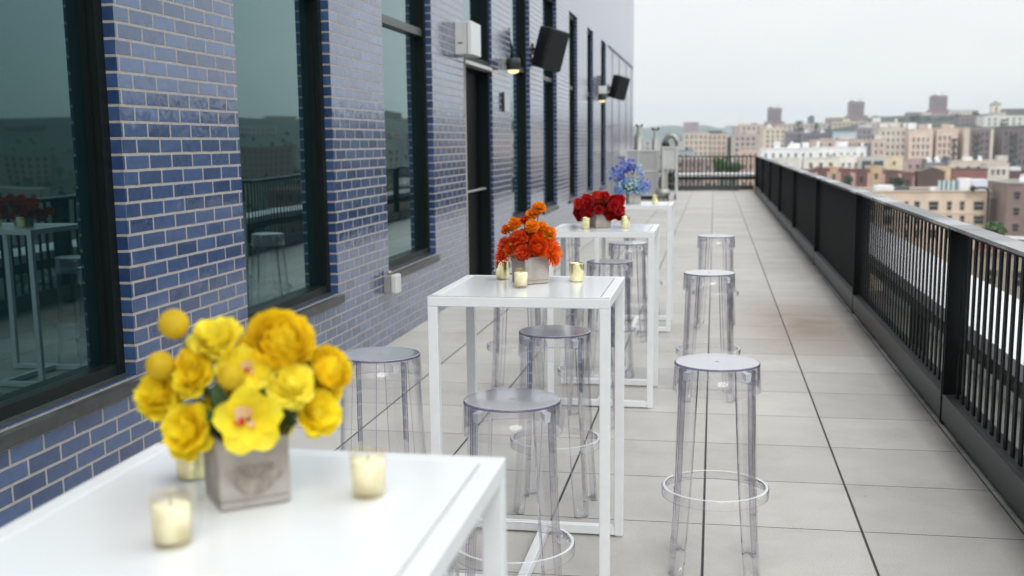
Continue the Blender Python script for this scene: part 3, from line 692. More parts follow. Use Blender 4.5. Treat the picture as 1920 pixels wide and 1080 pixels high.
def make_votive(gold=0):
    t = thing('votive_candle', '', 'candle', group='gold votive candles on the tables')
    b = MB(); b.lathe([(0, .0), (.0235, .0), (.0245, .003), (.0268, .064), (.0272, .066), (.0252, .066), (.0246, .062), (.0232, .008), (0, .006)], 32); b.build('glass_cup', M_gold2 if gold else M_gold, t)
    b = MB(); b.lathe([(0, .0075), (.0222, .0085), (.0235, .052), (.021, .0535), (.008, .052), (0, .0525)], 28); b.build('wax', M_wax, t)
    b = MB(); b.tube([(0, 0, .0525), (.001, 0, .061)], .0008, 5); b.build('wick', M_dark, t)
    return t
va = make_votive(0); vb = make_votive(1)
VC = [((-.668, 1.236), 0, 'votive candle nearest the camera, on the foreground table left of the planter'), ((-.481, 1.462), 0, 'votive candle right of the yellow bouquet on the foreground table'),
      ((-.778, 1.515), 1, 'votive candle half hidden behind the yellow bouquet planter'),
      ((-.769, 4.005), 1, 'gold votive candle left of the orange bouquet planter, at the back'), ((-.657, 3.758), 0, 'votive candle directly in front of the orange bouquet planter'),
      ((-.484, 3.952), 1, 'gold votive candle right of the orange bouquet planter'),
      ((-.731, 6.385), 1, 'gold votive candle left of the red bouquet planter'), ((-.506, 6.47), 1, 'gold votive candle right of the red bouquet planter'),
      ((-.467, 9.06), 1, 'gold votive candle on the farthest table right of the blue flowers')]
used = set()
for (x, y), g, lab in VC:
    src = vb if g else va
    o = src if g not in used else dup(src); used.add(g)
    o.location = (x, y, ZTAB+.0006); o['label'] = lab; o.rotation_euler = (0, 0, x*40)

# ------------------------------------------------------------------ flowers
def fr(dirv):
    z = Vector(dirv).normalized(); x = z.orthogonal().normalized(); return Matrix((x, z.cross(x), z)).transposed()
def petal(b, M, c, phi, tilt, ln, wd_, cup, rnd, ruf=0, r0=0, nu=4, nv=4, mi=0, z0=0):
    """a petal leaving the axis of frame M at angle phi; tilt 0 = along the axis, 90 = flat outward"""
    i = len(b.v); ct, st = math.cos(tilt), math.sin(tilt); cp, sp2 = math.cos(phi), math.sin(phi)
    ph = rnd.uniform(0, 6)
    for u in range(nu+1):
        t = u/nu; w = wd_*math.sin(PI*min(1, .18+.62*t))*(1 if t < .85 else .9)
        bend = tilt+cup*t*t; rad = r0; 
        # integrate the bend roughly
        rr = r0+ln*t*math.sin(tilt+cup*t*.5); zz = z0+ln*t*math.cos(tilt+cup*t*.5)
        for v in range(nv+1):
            s = -1+2*v/nv; off = w*s/2
            dish = -abs(s)**2*w*.22
            rf = ruf*math.sin(ph+s*7+t*3)*t*t*ln
            lr = rr+dish*math.cos(tilt)+rf*ct; lz = zz-dish*math.sin(tilt)+rf*st
            x = lr*cp-off*sp2; y = lr*sp2+off*cp
            b.v.append(tuple(Vector(c)+M @ Vector((x, y, lz))))
    for u in range(nu):
        for v in range(nv):
            k = i+u*(nv+1)+v; b.f.append((k, k+1, k+nv+2, k+nv+1)); b.mi.append(mi); b.sm.append(True)
def f_ranunculus(b, c, d, r, rnd, layers=7, mi=0):
    M = fr(d)
    for k in range(layers):
        t = (k+.6)/layers; n = 5+int(k*1.2)
        for j in range(n):
            petal(b, M, c, 2*PI*j/n+k*.9+rnd.uniform(-.1, .1), R(12+50*t), r*(1.05-.05*t), r*(.75+.5*t), -R(60-30*t)-rnd.uniform(0, .25), rnd, .05, r0=r*.14+r*.30*t, z0=-r*.55-r*.18*t, mi=mi)
def f_carnation(b, c, d, r, rnd, n=78, mi=0, nm=1):
    M = fr(d); b.ball(c, r*.46, 6, mi)
    for k in range(n):
        t = math.sqrt((k+.5)/n); ph = k*2.39996
        petal(b, M, c, ph, R(4+92*t)+rnd.uniform(-.15, .15), r*(1.0+rnd.uniform(-.12, .1)), r*.60, rnd.uniform(-.2, .7), rnd, .12, r0=r*.05, z0=-r*.12, nu=3, nv=4, mi=rnd.randrange(nm))
def f_dahlia(b, c, d, r, rnd, n=84, mi=0, nm=1):
    M = fr(d)
    for k in range(n):
        t = math.sqrt((k+.5)/n); ph = k*2.39996
        petal(b, M, c, ph, R(6+92*t), r*(.6+.55*t)*rnd.uniform(.85, 1.15), r*.17, -.3, rnd, .0, r0=r*.05, z0=-r*.15, nu=3, nv=2, mi=rnd.randrange(nm))
def f_lisianthus(b, c, d, r, rnd, nm=1):
    M = fr(d); b.ball(c, r*.40, 6, 0)
    for k in range(30):
        t = math.sqrt((k+.5)/30); ph = k*2.39996
        petal(b, M, c, ph, R(8+80*t)+rnd.uniform(-.12, .12), r*(1.0+rnd.uniform(-.1, .08)), r*.98, rnd.uniform(-.5, .35), rnd, .07, r0=r*.05, z0=-r*.15, nu=4, nv=5, mi=rnd.randrange(nm))
def f_orchid(b, c, d, r, rnd, mi=0, mc=1, mr=2):
    M = fr(d)
    for k in range(5):
        petal(b, M, c, 2*PI*k/5+PI/2, R(50), r*1.15, r*1.25, .55, rnd, .04, r0=r*.08, mi=mi, nu=5)
    petal(b, M, c, -PI/2, R(30), r*.62, r*.6, .7, rnd, .1, r0=r*.1, z0=r*.1, mi=mc); petal(b, M, c, -PI/2+.9, R(30), r*.42, r*.24, .6, rnd, .1, r0=r*.14, z0=r*.16, mi=mr)
    petal(b, M, c, PI/2, R(10), r*.45, r*.28, .6, rnd, .0, r0=r*.02, z0=r*.1, mi=mc)
def f_ball(b, c, r, rnd, mi=0):
    b.ball(c, r*.93, 8, mi)
    n = 150
    for k in range(n):
        z = 1-2*(k+.5)/n; a = k*2.39996; q = math.sqrt(1-z*z)
        b.ball((c[0]+r*.93*q*math.cos(a), c[1]+r*.93*q*math.sin(a), c[2]+r*.93*z), r*.11, 3, mi)
def f_floret(b, c, d, r, rnd, mi=0, n=4):
    M = fr(d); o = rnd.uniform(0, 6)
    for k in range(n): petal(b, M, c, o+2*PI*k/n, R(72), r, r*.95, -.15, rnd, 0, nu=2, nv=2, mi=mi)
def f_hydrangea(b, c, r, rnd, n, mis, up=None):
    for k in range(n):
        z = 1-2*(k+.5)/n; a = k*2.39996+rnd.uniform(-.2, .2); q = math.sqrt(1-z*z); d = Vector((q*math.cos(a), q*math.sin(a), z)); rr = r*rnd.uniform(.86, 1.04)
        f_floret(b, Vector(c)+d*rr, d+Vector((rnd.uniform(-.3, .3), rnd.uniform(-.3, .3), rnd.uniform(-.3, .3))), r*.26, rnd, rnd.choice(mis))
def PM(name, col, noise=.18): return mat(name, col, .55, noise=noise, nscale=45, transl=.4)
P_y = PM('yellow_petal', (1, .83, .03)); P_y2 = PM('lemon_petal', (1, .89, .09)); P_o = PM('golden_petal', (1, .80, .03)); P_b = PM('craspedia_yellow', (.85, .64, .02))
P_w = PM('cream_lip', (.85, .62, .45)); P_r = PM('red_lip', (.62, .03, .02))
P_or = PM('orange_petal', (.87, .24, .006)); P_mg = PM('marigold_petal', (.9, .33, .008)); P_ro = PM('red_orange_petal', (.80, .08, .012)); P_dr = PM('burnt_red_petal', (.58, .05, .012)); P_od = PM('vivid_orange_petal', (.88, .13, .01))
P_red = PM('red_petal', (.50, .006, .010)); P_red2 = PM('scarlet_petal', (.66, .018, .010)); P_red3 = PM('coral_red_petal', (.80, .07, .02))
P_bl = PM('light_blue_floret', (.20, .36, .66)); P_bl2 = PM('pale_blue_floret', (.42, .60, .74)); P_pb = PM('violet_blue_floret', (.14, .14, .58)); P_pg = PM('pale_green_floret', (.50, .66, .60)); P_lv = PM('lavender_floret', (.34, .34, .72))
camv = Vector((0, 0, H))
def bouquet(label, cx, cy, items, seed, group='bouquets in concrete planters', stems=14, leaves=10, spread=.09, leafz=(.09, .15)):
    rnd = random.Random(seed); base = Vector((cx, cy, ZTAB+.07))
    t = thing('flower_bouquet', label, 'flowers', (cx, cy, ZTAB+.07), group=group)
    sm = MB()
    for kind, x, y, rp, dy, mats in items:
        P = at(x, y, cy+dy); r = rp/F_PX*(P-camv).length
        out = (P-base-Vector((0, 0, .03))).normalized(); tocam = (camv-P).normalized()
        d = (out*.9+tocam*.75+Vector((rnd.uniform(-.15, .15), rnd.uniform(-.15, .15), rnd.uniform(-.05, .2)))).normalized()
        c = P-base; b = MB()
        if kind == 'ball': f_ball(b, c, r, rnd)
        elif kind == 'lis': f_lisianthus(b, c, d, r, rnd, nm=len(mats))
        elif kind == 'ran': f_ranunculus(b, c, d, r, rnd)
        elif kind == 'car': f_carnation(b, c, d, r, rnd, nm=len(mats))
        elif kind == 'dah': f_dahlia(b, c, d, r, rnd, nm=len(mats))
        elif kind == 'orc': d = (tocam+out*.3+Vector((0, 0, -.12))).normalized(); f_orchid(b, c, d, r, rnd)
        elif kind == 'hyd': f_hydrangea(b, c, r, rnd, 46, list(range(len(mats))))
        elif kind == 'spk':
            for q in range(16):
                u = q/15; e = c+Vector((rnd.uniform(-1, 1), rnd.uniform(-1, 1), rnd.uniform(-1, 1)))*r*.9
                f_floret(b, e, e-c+tocam*r, r*.42, rnd, rnd.randrange(len(mats)), 5)
        b.build({'ball': 'craspedia', 'lis': 'lisianthus', 'ran': 'ranunculus', 'car': 'carnation', 'dah': 'dahlia', 'orc': 'orchid', 'hyd': 'hydrangea', 'spk': 'delphinium'}[kind], mats, t)
        q0 = Vector((max(-.03, min(.03, c.x*.35)), max(-.03, min(.03, c.y*.35)), 0)); back = c-d*r*.3
        mid = q0.lerp(back, .55)+Vector((0, 0, .012))
        sm.tube([q0, mid, back], [.0022, .002, .0016], 6)
    for k in range(stems):
        a = rnd.uniform(0, 2*PI); e = Vector((math.cos(a)*spread, math.sin(a)*spread, rnd.uniform(.05, .13)))
        sm.tube([(math.cos(a)*.02, math.sin(a)*.02, 0), e*.6+Vector((0, 0, .02)), e], [.0024, .002, .0015], 5)
    sm.build('stems', M_stem, t)
    lf = MB()
    for k in range(leaves):
        a = rnd.uniform(0, 2*PI); M = fr((math.cos(a)*.8, math.sin(a)*.8, .8)); 
        petal(lf, M, (math.cos(a)*.03, math.sin(a)*.03, .03), rnd.uniform(0, 6), R(20), rnd.uniform(.045, .08), .026, .5, rnd, .03, nu=5, nv=2)
    lf.build('leaves', M_leaf, t)
    return t
bouquet('round bouquet of yellow ranunculus, ruffled blooms and ball flowers on the foreground table', -.640, 1.430, [
    ('ball', 326, 608, 27, -.02, [P_b]), ('ball', 301, 686, 26, -.03, [P_b]), ('ball', 433, 705, 25, -.085, [P_b]),
    ('ran', 527, 637, 60, -.03, [P_o]), ('ran', 622, 688, 42, .01, [P_o]), ('lis', 408, 640, 50, .0, [P_y2]), ('lis', 450, 690, 46, -.01, [P_y2]),
    ('lis', 300, 742, 45, -.02, [P_y]), ('lis', 357, 808, 52, -.05, [P_y]), ('orc', 467, 788, 56, -.075, [P_y, P_w, P_r]),
    ('lis', 592, 776, 46, -.01, [P_y]), ('lis', 545, 722, 44, -.045, [P_y2]), ('lis', 365, 705, 40, -.03, [P_y]), ('orc', 470, 695, 36, -.06, [P_y, P_w, P_r]),
    ('ran', 354, 672, 24, -.03, [P_o]), ('lis', 500, 700, 44, .03, [P_y]), ('lis', 575, 670, 34, .05, [P_y2]), ('lis', 420, 760, 40, .0, [P_y]), ('lis', 330, 770, 42, .01, [P_y]), ('lis', 520, 790, 34, .02, [P_y]), ('lis', 385, 660, 44, .04, [P_y2]), ('lis', 335, 720, 40, .03, [P_y]), ('ran', 490, 655, 44, .03, [P_o]), ('lis', 560, 740, 42, .03, [P_y]), ('lis', 610, 725, 36, .04, [P_y]), ('lis', 450, 730, 44, .02, [P_y]), ('lis', 400, 790, 34, .03, [P_y])], 11)
bouquet('tall bouquet of orange marigolds and red dahlias on the second table', -.647, 3.900, [
    ('car', 1011, 390, 13, .0, [P_mg, P_or]), ('car', 998, 402, 12, .0, [P_mg, P_or]), ('car', 965, 420, 13, -.01, [P_mg, P_or]), ('car', 998, 424, 13, -.03, [P_mg, P_or]), ('car', 1015, 426, 12, 0, [P_mg, P_or]),
    ('car', 1029, 437, 14, 0, [P_mg, P_or]), ('car', 982, 414, 9, .0, [P_ro, P_od, P_dr]), ('car', 972, 448, 18, -.03, [P_ro, P_od, P_dr]), ('dah', 946, 460, 17, -.01, [P_ro, P_od, P_dr]), ('dah', 941, 481, 16, -.02, [P_ro, P_od, P_dr]), ('dah', 956, 470, 16, -.03, [P_od, P_or, P_ro]),
    ('car', 981, 474, 15, -.06, [P_dr, P_ro]), ('ran', 1005, 443, 14, -.03, [P_od, P_or, P_ro]), ('ran', 1009, 463, 18, -.06, [P_od, P_or, P_ro]), ('dah', 1036, 475, 21, -.02, [P_od, P_or, P_ro]), ('dah', 1031, 457, 16, -.01, [P_od, P_or, P_ro]), ('car', 949, 430, 10, 0, [P_or, P_mg, P_od]),
    ('car', 985, 440, 14, .02, [P_od, P_or, P_ro]), ('car', 1018, 450, 14, .03, [P_or, P_mg, P_od]), ('car', 960, 455, 14, .03, [P_ro, P_od, P_dr]), ('car', 995, 462, 14, 0, [P_ro, P_od, P_dr]), ('dah', 1040, 487, 12, -.02, [P_od, P_or, P_ro])], 12, leaves=8)
its = []; rnd = random.Random(8)
for k in range(45):
    u = (k % 9)/8*2-1; v = (k//9)/4*2-1; x = 1123+u*38+rnd.uniform(-3, 3); y = 384+v*19*(1-.25*abs(u))+abs(u)*7+rnd.uniform(-3, 3)
    if v > .5 and -.5 < u < .3: continue
    m = P_red3 if (u < -.55 and rnd.random() < .7) or (-.2 < u < .15 and v < -.3) else (P_red2 if rnd.random() < .35 else P_red)
    its.append(('ran' if rnd.random() < .45 else 'car', x, y, rnd.uniform(8, 11), rnd.uniform(-.09, .09), [m, P_red]))
bouquet('wide low bouquet of red flowers with bare dark stems on the third table', -.662, 6.52, its, 13, stems=26, leaves=3, spread=.10)
its = []
for x, y, r_ in ((1158, 318, 9), (1172, 308, 9), (1187, 306, 8), (1150, 330, 8), (1168, 322, 9), (1183, 318, 9), (1196, 316, 7), (1200, 328, 7), (1160, 332, 8), (1176, 312, 8)):
    its.append(('spk', x, y, r_, rnd.uniform(-.06, .06), [P_pb, P_lv, P_bl] if x < 1190 else [P_lv, P_bl2]))
for x, y, r_, ms in ((1166, 352, 13, [P_bl, P_bl2]), (1183, 350, 14, [P_bl2, P_pg]), (1196, 352, 12, [P_bl2, P_bl]), (1210, 347, 10, [P_pb, P_lv, P_bl]), (1160, 362, 9, [P_bl]), (1208, 358, 8, [P_bl, P_bl2]), (1176, 342, 9, [P_bl])):
    its.append(('hyd', x, y, r_, -.04 if x < 1200 else -.01, ms))
bouquet('blue hydrangea and violet delphinium bouquet on the farthest table', -.645, 9.075, its, 14, leaves=22)
#CITY#
# ------------------------------------------------------------------ the city beyond the railing
M_pane = mat('dark_city_pane', (.03, .035, .042), .25)
M_pane2 = mat('grey_city_pane', (.10, .115, .13), .25)
WALLM = {}
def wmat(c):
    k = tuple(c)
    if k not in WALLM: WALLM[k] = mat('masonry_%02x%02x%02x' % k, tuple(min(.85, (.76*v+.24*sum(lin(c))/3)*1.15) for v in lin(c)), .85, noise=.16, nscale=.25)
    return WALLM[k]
M_tar = mat('tar_roof', (.12, .12, .12), .9, noise=.3, nscale=.2)
M_iron = mat('fire_escape_iron', (.05, .06, .07), .6)
WMESH = {}
def win_mesh(w, h, frame, pane):
    k = (round(w, 2), round(h, 2), frame.name, pane.name)
    if k not in WMESH:
        b = MB(); t = .12
        b.box(-w/2-.1, -.10, -.16, w/2+.1, -.001, 0, 0)                         # sill
        b.box(-w/2-.1, -.07, h, w/2+.1, -.001, h+.22, 0)                          # lintel
        b.box(-w/2, -.03, .0, w/2, -.001, h-.0, 1)
        b.box(-w/2, -.06, h*.48, w/2, -.031, h*.54, 0)
        b.box(-w/2, -.055, 0.001, -w/2+.08, -.031, h*.479, 0); b.box(w/2-.08, -.055, 0.001, w/2, -.031, h*.479, 0)
        o = b.build('window', [frame, pane]); me = o.data; bpy.data.objects.remove(o); WMESH[k] = me
    return WMESH[k]
FACADES = []
def bld_city(label, xa, xb, yt, D, col, win=None, skew=0, depth=14, name='apartment_building', cat='building', roof=(), group=None, esc=(), cornice=None, rows=None, top_off=1.6, parapet=.9, stripes=None):
    A = at(xa, yt, D); B = at(xb, yt, D+skew); zt = (A.z+B.z)/2
    d = Vector((B.x-A.x, B.y-A.y, 0)); W = d.length; ang = math.atan2(d.y, d.x)
    zb = min(gz(A.x, A.y), gz(B.x, B.y))-3; Hh = zt-zb
    t = thing(name, label, cat, (A.x, A.y, zb), ang, group)
    m = wmat(col); b = MB(); b.box(0, 0, 0, W, depth, Hh-.02); b.build('wall', m, t)
    b = MB(); q = .35
    b.box(-.15, -.18, Hh, W+.15, q, Hh+parapet*.35); b.box(-.15, depth-q, Hh, W+.15, depth, Hh+parapet*.35); b.box(-.15, q, Hh, q, depth-q, Hh+parapet*.35); b.box(W-q, q, Hh, W+.15, depth-q, Hh+parapet*.35)
    b.build('parapet', wmat(cornice) if cornice else m, t)
    b = MB(); b.box(0, 0, Hh-.019, W, depth, Hh-.001); b.build('roof', M_tar, t)
    if win:
        sx, w, h, kind = win; n = max(1, int((W-.8)/sx)); off = (W-(n-1)*sx)/2
        vis = rows or 6; fm = wmat([min(255, int(v*1.08)) for v in col]); rnd = random.Random(label)
        for r_ in range(vis):
            z = Hh-top_off-h-r_*3.1
            if z < 2: break
            for c_ in range(n):
                x = off+c_*sx
                if any(e0 < x < e1 for e0, e1 in esc) and rnd.random() < .3: continue
                o = bpy.data.objects.new('window', win_mesh(w, h, fm, M_pane if rnd.random() < .75 else M_pane2)); C.objects.link(o); o.parent = t; o.location = (x, 0, z)
    for e0, e1 in esc:
        b = MB()
        for r_ in range(rows or 6):
            z = Hh-top_off-2.0-r_*3.1
            if z < 1: break
            b.box(e0, -1.0, z, e1, -.13, z+.12); b.box(e0, -1.05, z+.121, e1, -1.0, z+.95)
            b.v += [(e0+.2, -.9, z), (e0+.7, -.9, z), (e1-.2, -.5, z-3.0), (e1-.7, -.5, z-3.0)]; i = len(b.v)-4; b.f.append((i, i+1, i+2, i+3)); b.mi.append(0); b.sm.append(False)
        b.build('fire_escape', M_iron, t)
    for kind, u, wq, hq, cq in roof:
        b = MB(); x = u*W
        if kind == 'box': b.box(x, 2, Hh, x+wq, 2+min(depth-3, wq*1.2), Hh+hq); b.build('bulkhead', wmat(cq), t)
        elif kind == 'chim': b.box(x, 1, Hh, x+wq, 1+wq, Hh+hq); b.build('chimney', wmat(cq), t)
        elif kind == 'tank':
            b.lathe([(0, Hh+hq*.35), (wq/2, Hh+hq*.35), (wq/2, Hh+hq*.8), (0, Hh+hq)], 14, (x, 5))
            for a in range(4): b.box(x-wq*.3+(a % 2)*wq*.6, 5-wq*.3+(a//2)*wq*.6, Hh, x-wq*.3+(a % 2)*wq*.6+.3, 5-wq*.3+(a//2)*wq*.6+.3, Hh+hq*.35)
            b.build('water_tank', wmat(cq), t)
        elif kind == 'gable':
            i = len(b.v); b.v += [(x, .5, Hh), (x+wq, .5, Hh), (x+wq/2, .5, Hh+hq), (x, 6, Hh), (x+wq, 6, Hh), (x+wq/2, 6, Hh+hq)]
            for f_ in ((0, 1, 2), (5, 4, 3), (0, 2, 5, 3), (1, 4, 5, 2)): b.f.append(tuple(i+k for k in f_)); b.mi.append(0); b.sm.append(False)
            b.build('gable', wmat(cq), t)
        elif kind == 'mast': b.box(x, 3, Hh, x+wq, 3+wq, Hh+hq); b.build('mast', M_iron, t)
        elif kind == 'fence':
            for k in range(int(wq/.9)): b.box(x+k*.9, 1.2, Hh, x+k*.9+.42, 1.3, Hh+hq)
            b.box(x, 1.31, Hh, x+wq, 1.4, Hh+hq*.97, 1); b.build('screen', [wmat((190, 205, 208)), wmat(cq)], t)
    return t, W, Hh

# --- nearest row, below the railing line
beige, Wb, Hb = bld_city('long beige stucco building with square windows close beyond the railing', 1590, 1857, 360, 235, (214, 186, 158), None, 0, 18, cornice=(205, 176, 150),
    roof=[('box', .21, 3.4, 1.2, (225, 228, 228)), ('box', .36, 2.4, 1.0, (70, 85, 90)), ('fence', .645, 3.9, 2.3, (96, 130, 140)), ('box', .80, 2.2, 2.6, (222, 222, 220)), ('box', .885, 3.0, 2.4, (205, 212, 225)), ('box', .60, 1.3, .9, (235, 236, 234))])
fm = wmat((198, 170, 146)); b0 = at(1590, 360, 235)
def bwin(xc, y0, y1, wpx):
    P = at(xc, y1, 235); hh = (at(xc, y0, 235)-P).z; ww = wpx/F_PX*238
    o = bpy.data.objects.new('window', win_mesh(ww, hh, fm, M_pane)); C.objects.link(o); o.parent = beige; o.location = (P.x-b0.x, 0, P.z-beige.location.z)
for y0, y1 in ((378, 394), (404.5, 420), (431, 446)):
    for xc, wpx in ((1634, 9), (1664, 16), (1699, 6), (1719, 9), (1750, 16), (1779.5, 8), (1803.5, 8), (1834.5, 17)): bwin(xc, y0, y1, wpx)
b = MB(); Hx = beige.location.z
for y in (400, 427):
    z = at(1750, y, 235).z-Hx; b.box(0, -.12, z, Wb, -.001, z+.35)
b.build('string_course', wmat((222, 196, 168)), beige)
# black gooseneck pipe at the corner
P = at(1853, 352, 233.5); t = thing('gooseneck_pipe', 'black gooseneck pipe rising up the right corner of the beige building', 'pipe', (P.x, P.y, -30))
h_ = P.z+30; b = MB(); b.tube([(.1, 0, 0), (.1, 0, h_-.9), (-.1, 0, h_-.25), (-.7, 0, h_), (-1.7, 0, h_), (-2.3, 0, h_-.1)], .24, 10); b.build('pipe', M_dark, t)
b = MB(); b.ball((-2.9, 0, h_-.1), .62, 7); b.build('cowl', M_dark, t)
br, W_, H_ = bld_city('plain purple-brown side wall of a brick building right of the beige one', 1857.5, 1888, 372, 236, (118, 98, 96), None, 0, 18, cornice=(150, 145, 138), roof=[('box', .3, 2.6, 1.2, (150, 145, 138))])
bld_city('brown brick building with a column of dark windows at the right edge', 1889, 1975, 344, 228, (132, 108, 100), (2.25, 1.15, 1.45, 0), 0, 16, cornice=(178, 172, 165), roof=[('chim', .3, .8, 1.2, (225, 225, 228)), ('box', .42, 2.4, 1.6, (228, 228, 232))], rows=5, top_off=1.6)
t, W_, H_ = bld_city('long low tan building with a red brick parapet seen through the nearest railing bars', 1822, 2120, 482, 118, (158, 142, 124), (2.6, 1.1, 1.5, 0), -8, 10, cornice=(150, 120, 100), name='low_building', rows=4)
bx('red_parapet', wmat((128, 62, 54)), .1, .3, H_+.36, W_-.1, .9, H_+1.5, t); bx('coping', wmat((225, 222, 220)), 0, .25, H_+1.51, W_, .95, H_+1.75, t)
# --- second row, red brick rowhouses
xs = [1470, 1528, 1556, 1572, 1600, 1632, 1655, 1690, 1716]
cols = [(118, 78, 74), (112, 70, 66), (205, 172, 120), (124, 76, 70), (116, 70, 66), (204, 174, 122), (108, 70, 68), (122, 76, 70)]
labs = ['dull red rowhouse leftmost just above the railing', 'red brick rowhouse left of the narrow tan one', 'narrow tan stucco rowhouse, left of the two tan ones', 'dark red rowhouse between the two tan ones, left half',
        'dark red rowhouse between the two tan ones, right half', 'tan stucco rowhouse, right of the two tan ones', 'brown-red rowhouse right of the tan pair', 'red brick rowhouse with pale pilasters at the end of the row']
for k in range(8):
    t, W_, H_ = bld_city(labs[k], xs[k], xs[k+1]-.4, 318+[3, 0, -3, 1, 2, -4, 4, 8][k], 330+k*1.5, cols[k], (2.5, 1.1, 1.7, 0), 0, 12, name='rowhouse', cat='house', group='red brick rowhouse row', rows=3, top_off=1.7, roof=[('chim', .1, .7, 1.0, (150, 110, 95))])
    b = MB()
    for x in (.0, W_-.7): b.box(x, -.28, 0, x+.7, -.001, H_-.6)
    b.build('pilaster', wmat((196, 152, 132)), t)
bld_city('flat tan building end with a sloping brown roof beside it', 1756, 1783, 315, 345, (214, 184, 138), None, 0, 10, name='low_building')
bld_city('dark brown roofed house slope left of the tan building end', 1722, 1772, 323, 338, (92, 66, 56), None, 0, 6, name='low_building', roof=[('gable', .0, 8, 1.6, (84, 72, 64))])
bld_city('low red brick house with pale door surrounds above the beige roof', 1785, 1852, 318, 350, (142, 84, 76), (3.6, 1.2, 2.2, 0), 0, 10, cornice=(96, 84, 76), name='low_building', rows=1, top_off=3.0)
bld_city('cream walled house with a grey window band right of the low red house', 1852, 1893, 308, 365, (205, 196, 182), (1.6, 1.0, 1.6, 0), 0, 10, name='low_building', rows=2)
bld_city('dusky maroon house at the right edge below the dark apartments', 1893, 1990, 322, 370, (96, 66, 72), (3, 1.2, 1.8, 0), 0, 10, rows=2, name='low_building', roof=[('box', .05, 3, 1.5, (215, 214, 214)), ('gable', .22, 5, 2, (80, 70, 74))])
bld_city('long beige roof block with small white chimneys in the middle distance', 1783, 1888, 303, 420, (206, 186, 168), (3.5, 1.2, 1.6, 0), 0, 14, name='low_building', rows=2, roof=[('box', .25, 3, 1.7, (220, 220, 216)), ('chim', .5, 1.2, 2, (225, 225, 222)), ('box', .86, 3.5, 2, (190, 180, 170))])
bld_city('slate roofed house with three white gables in front of the beige apartments', 1735, 1782, 306, 425, (130, 128, 134), None, 0, 8, name='low_building', roof=[('gable', .05, 2.4, 2.2, (222, 222, 222)), ('gable', .38, 2.4, 2.4, (222, 222, 222)), ('gable', .7, 2.4, 2.6, (60, 70, 86)), ('box', .0, 9.6, 1.3, (52, 62, 78))])
bld_city('pinkish low building right of the teal garage doors', 1694, 1734, 300, 430, (176, 150, 148), (2.6, 1.1, 1.6, 0), 0, 8, name='low_building', rows=2)
# --- white houses and the cream row beneath them
bld_city('white stucco row with small dark arched windows, left half', 1427, 1530, 279, 470, (226, 228, 228), (3.0, 1.0, 1.9, 0), 0, 14, roof=[('chim', .24, 2.4, 3.2, (232, 234, 234)), ('gable', .47, 4.5, 3, (228, 230, 230)), ('box', .62, 2.2, 2.2, (226, 228, 228)), ('box', .76, 2.6, 2.6, (228, 230, 230))], rows=2, top_off=1.9)
bld_city('white stucco row with small dark arched windows, right half', 1530.5, 1625, 276.5, 472, (230, 231, 229), (2.7, .95, 1.9, 0), 0, 14, roof=[('box', .02, 1.2, 2.6, (228, 230, 230)), ('box', .42, 4.4, 2.4, (236, 236, 234)), ('box', .68, 3.4, 1.7, (150, 138, 120)), ('chim', .90, 1.0, 1.8, (228, 228, 226))], rows=2, top_off=2.2, esc=[(12.5, 15.3)])
bld_city('grey sided house end beside the white row', 1626, 1634, 270, 474, (112, 108, 110), None, 0, 12, name='low_building')
bld_city('cream house row with little windows beneath the white row, left part', 1448, 1500, 298, 410, (208, 204, 194), (4.5, 1, 1.5, 0), 0, 10, rows=2, name='low_building')
bld_city('cream house row with little windows beneath the white row, middle part', 1507, 1572, 297, 408, (218, 212, 196), (3.4, 1.3, 1.9, 0), 0, 10, rows=2, top_off=1.5, name='low_building', roof=[('chim', .75, 1, 1.4, (150, 150, 146))])
bld_city('cream house row with little windows beneath the white row, right part', 1573, 1614, 292, 412, (222, 218, 206), (2.2, .8, 1.5, 0), 0, 10, rows=2, top_off=2.5, name='low_building')
t, W_, H_ = bld_city('pale garage building with two big dark teal doors', 1614, 1660, 296, 405, (196, 192, 184), None, 0, 10, name='garage', cat='garage')
for x0 in (.4, W_*.53): bx('garage_door', wmat((52, 72, 84)), x0, -.1, H_-4.0, x0+W_*.40, -.001, H_-1.0, t)
bld_city('yellowish low block right of the teal garage doors', 1660.5, 1693, 294, 418, (212, 190, 150), (2.6, 1, 1.4, 0), 0, 8, rows=2, name='low_building')
# --- tall apartment houses in the middle distance
bld_city('pinkish beige apartment house between the white row and the tall apartments', 1634.5, 1662, 262, 520, (198, 174, 158), (2.3, .9, 1.7, 0), 0, 16, rows=8, roof=[('box', .3, 2.4, 2, (214, 206, 196))])
bld_city('wide grey-beige apartment house, first of the tall row', 1648, 1703, 240, 535, (196, 184, 170), (2.2, .9, 1.6, 0), 0, 16, rows=8, roof=[('box', .08, 3, 2.2, (214, 212, 206)), ('box', .42, 4, 2.6, (206, 198, 188)), ('chim', .85, 1.2, 2, (224, 224, 222))], cornice=(188, 178, 166))
bld_city('pinkish beige apartment house with a white corner turret, second of the tall row', 1705, 1750, 243, 530, (212, 186, 168), (2.05, .95, 1.9, 0), 0, 16, rows=8, roof=[('box', 0, 3.4, 3.0, (222, 224, 224)), ('box', .45, 4.0, 2.4, (192, 168, 152)), ('chim', .8, 1.4, 2.6, (222, 222, 220))], top_off=3.6)
bld_city('pinkish beige apartment house with fire escapes, third of the tall row', 1757, 1797, 241, 532, (208, 182, 164), (2.05, .95, 1.9, 0), 0, 16, rows=8, roof=[('box', .3, 3.2, 2.0, (198, 176, 160)), ('box', .62, 2, 1.6, (222, 214, 200))], esc=[(6.4, 8.8)], top_off=3.4)
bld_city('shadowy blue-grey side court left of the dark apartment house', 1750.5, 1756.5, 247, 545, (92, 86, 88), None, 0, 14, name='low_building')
bld_city('blue-grey recessed wall left of the dark brown apartment house', 1797.5, 1809, 249, 545, (98, 98, 106), None, 0, 14)
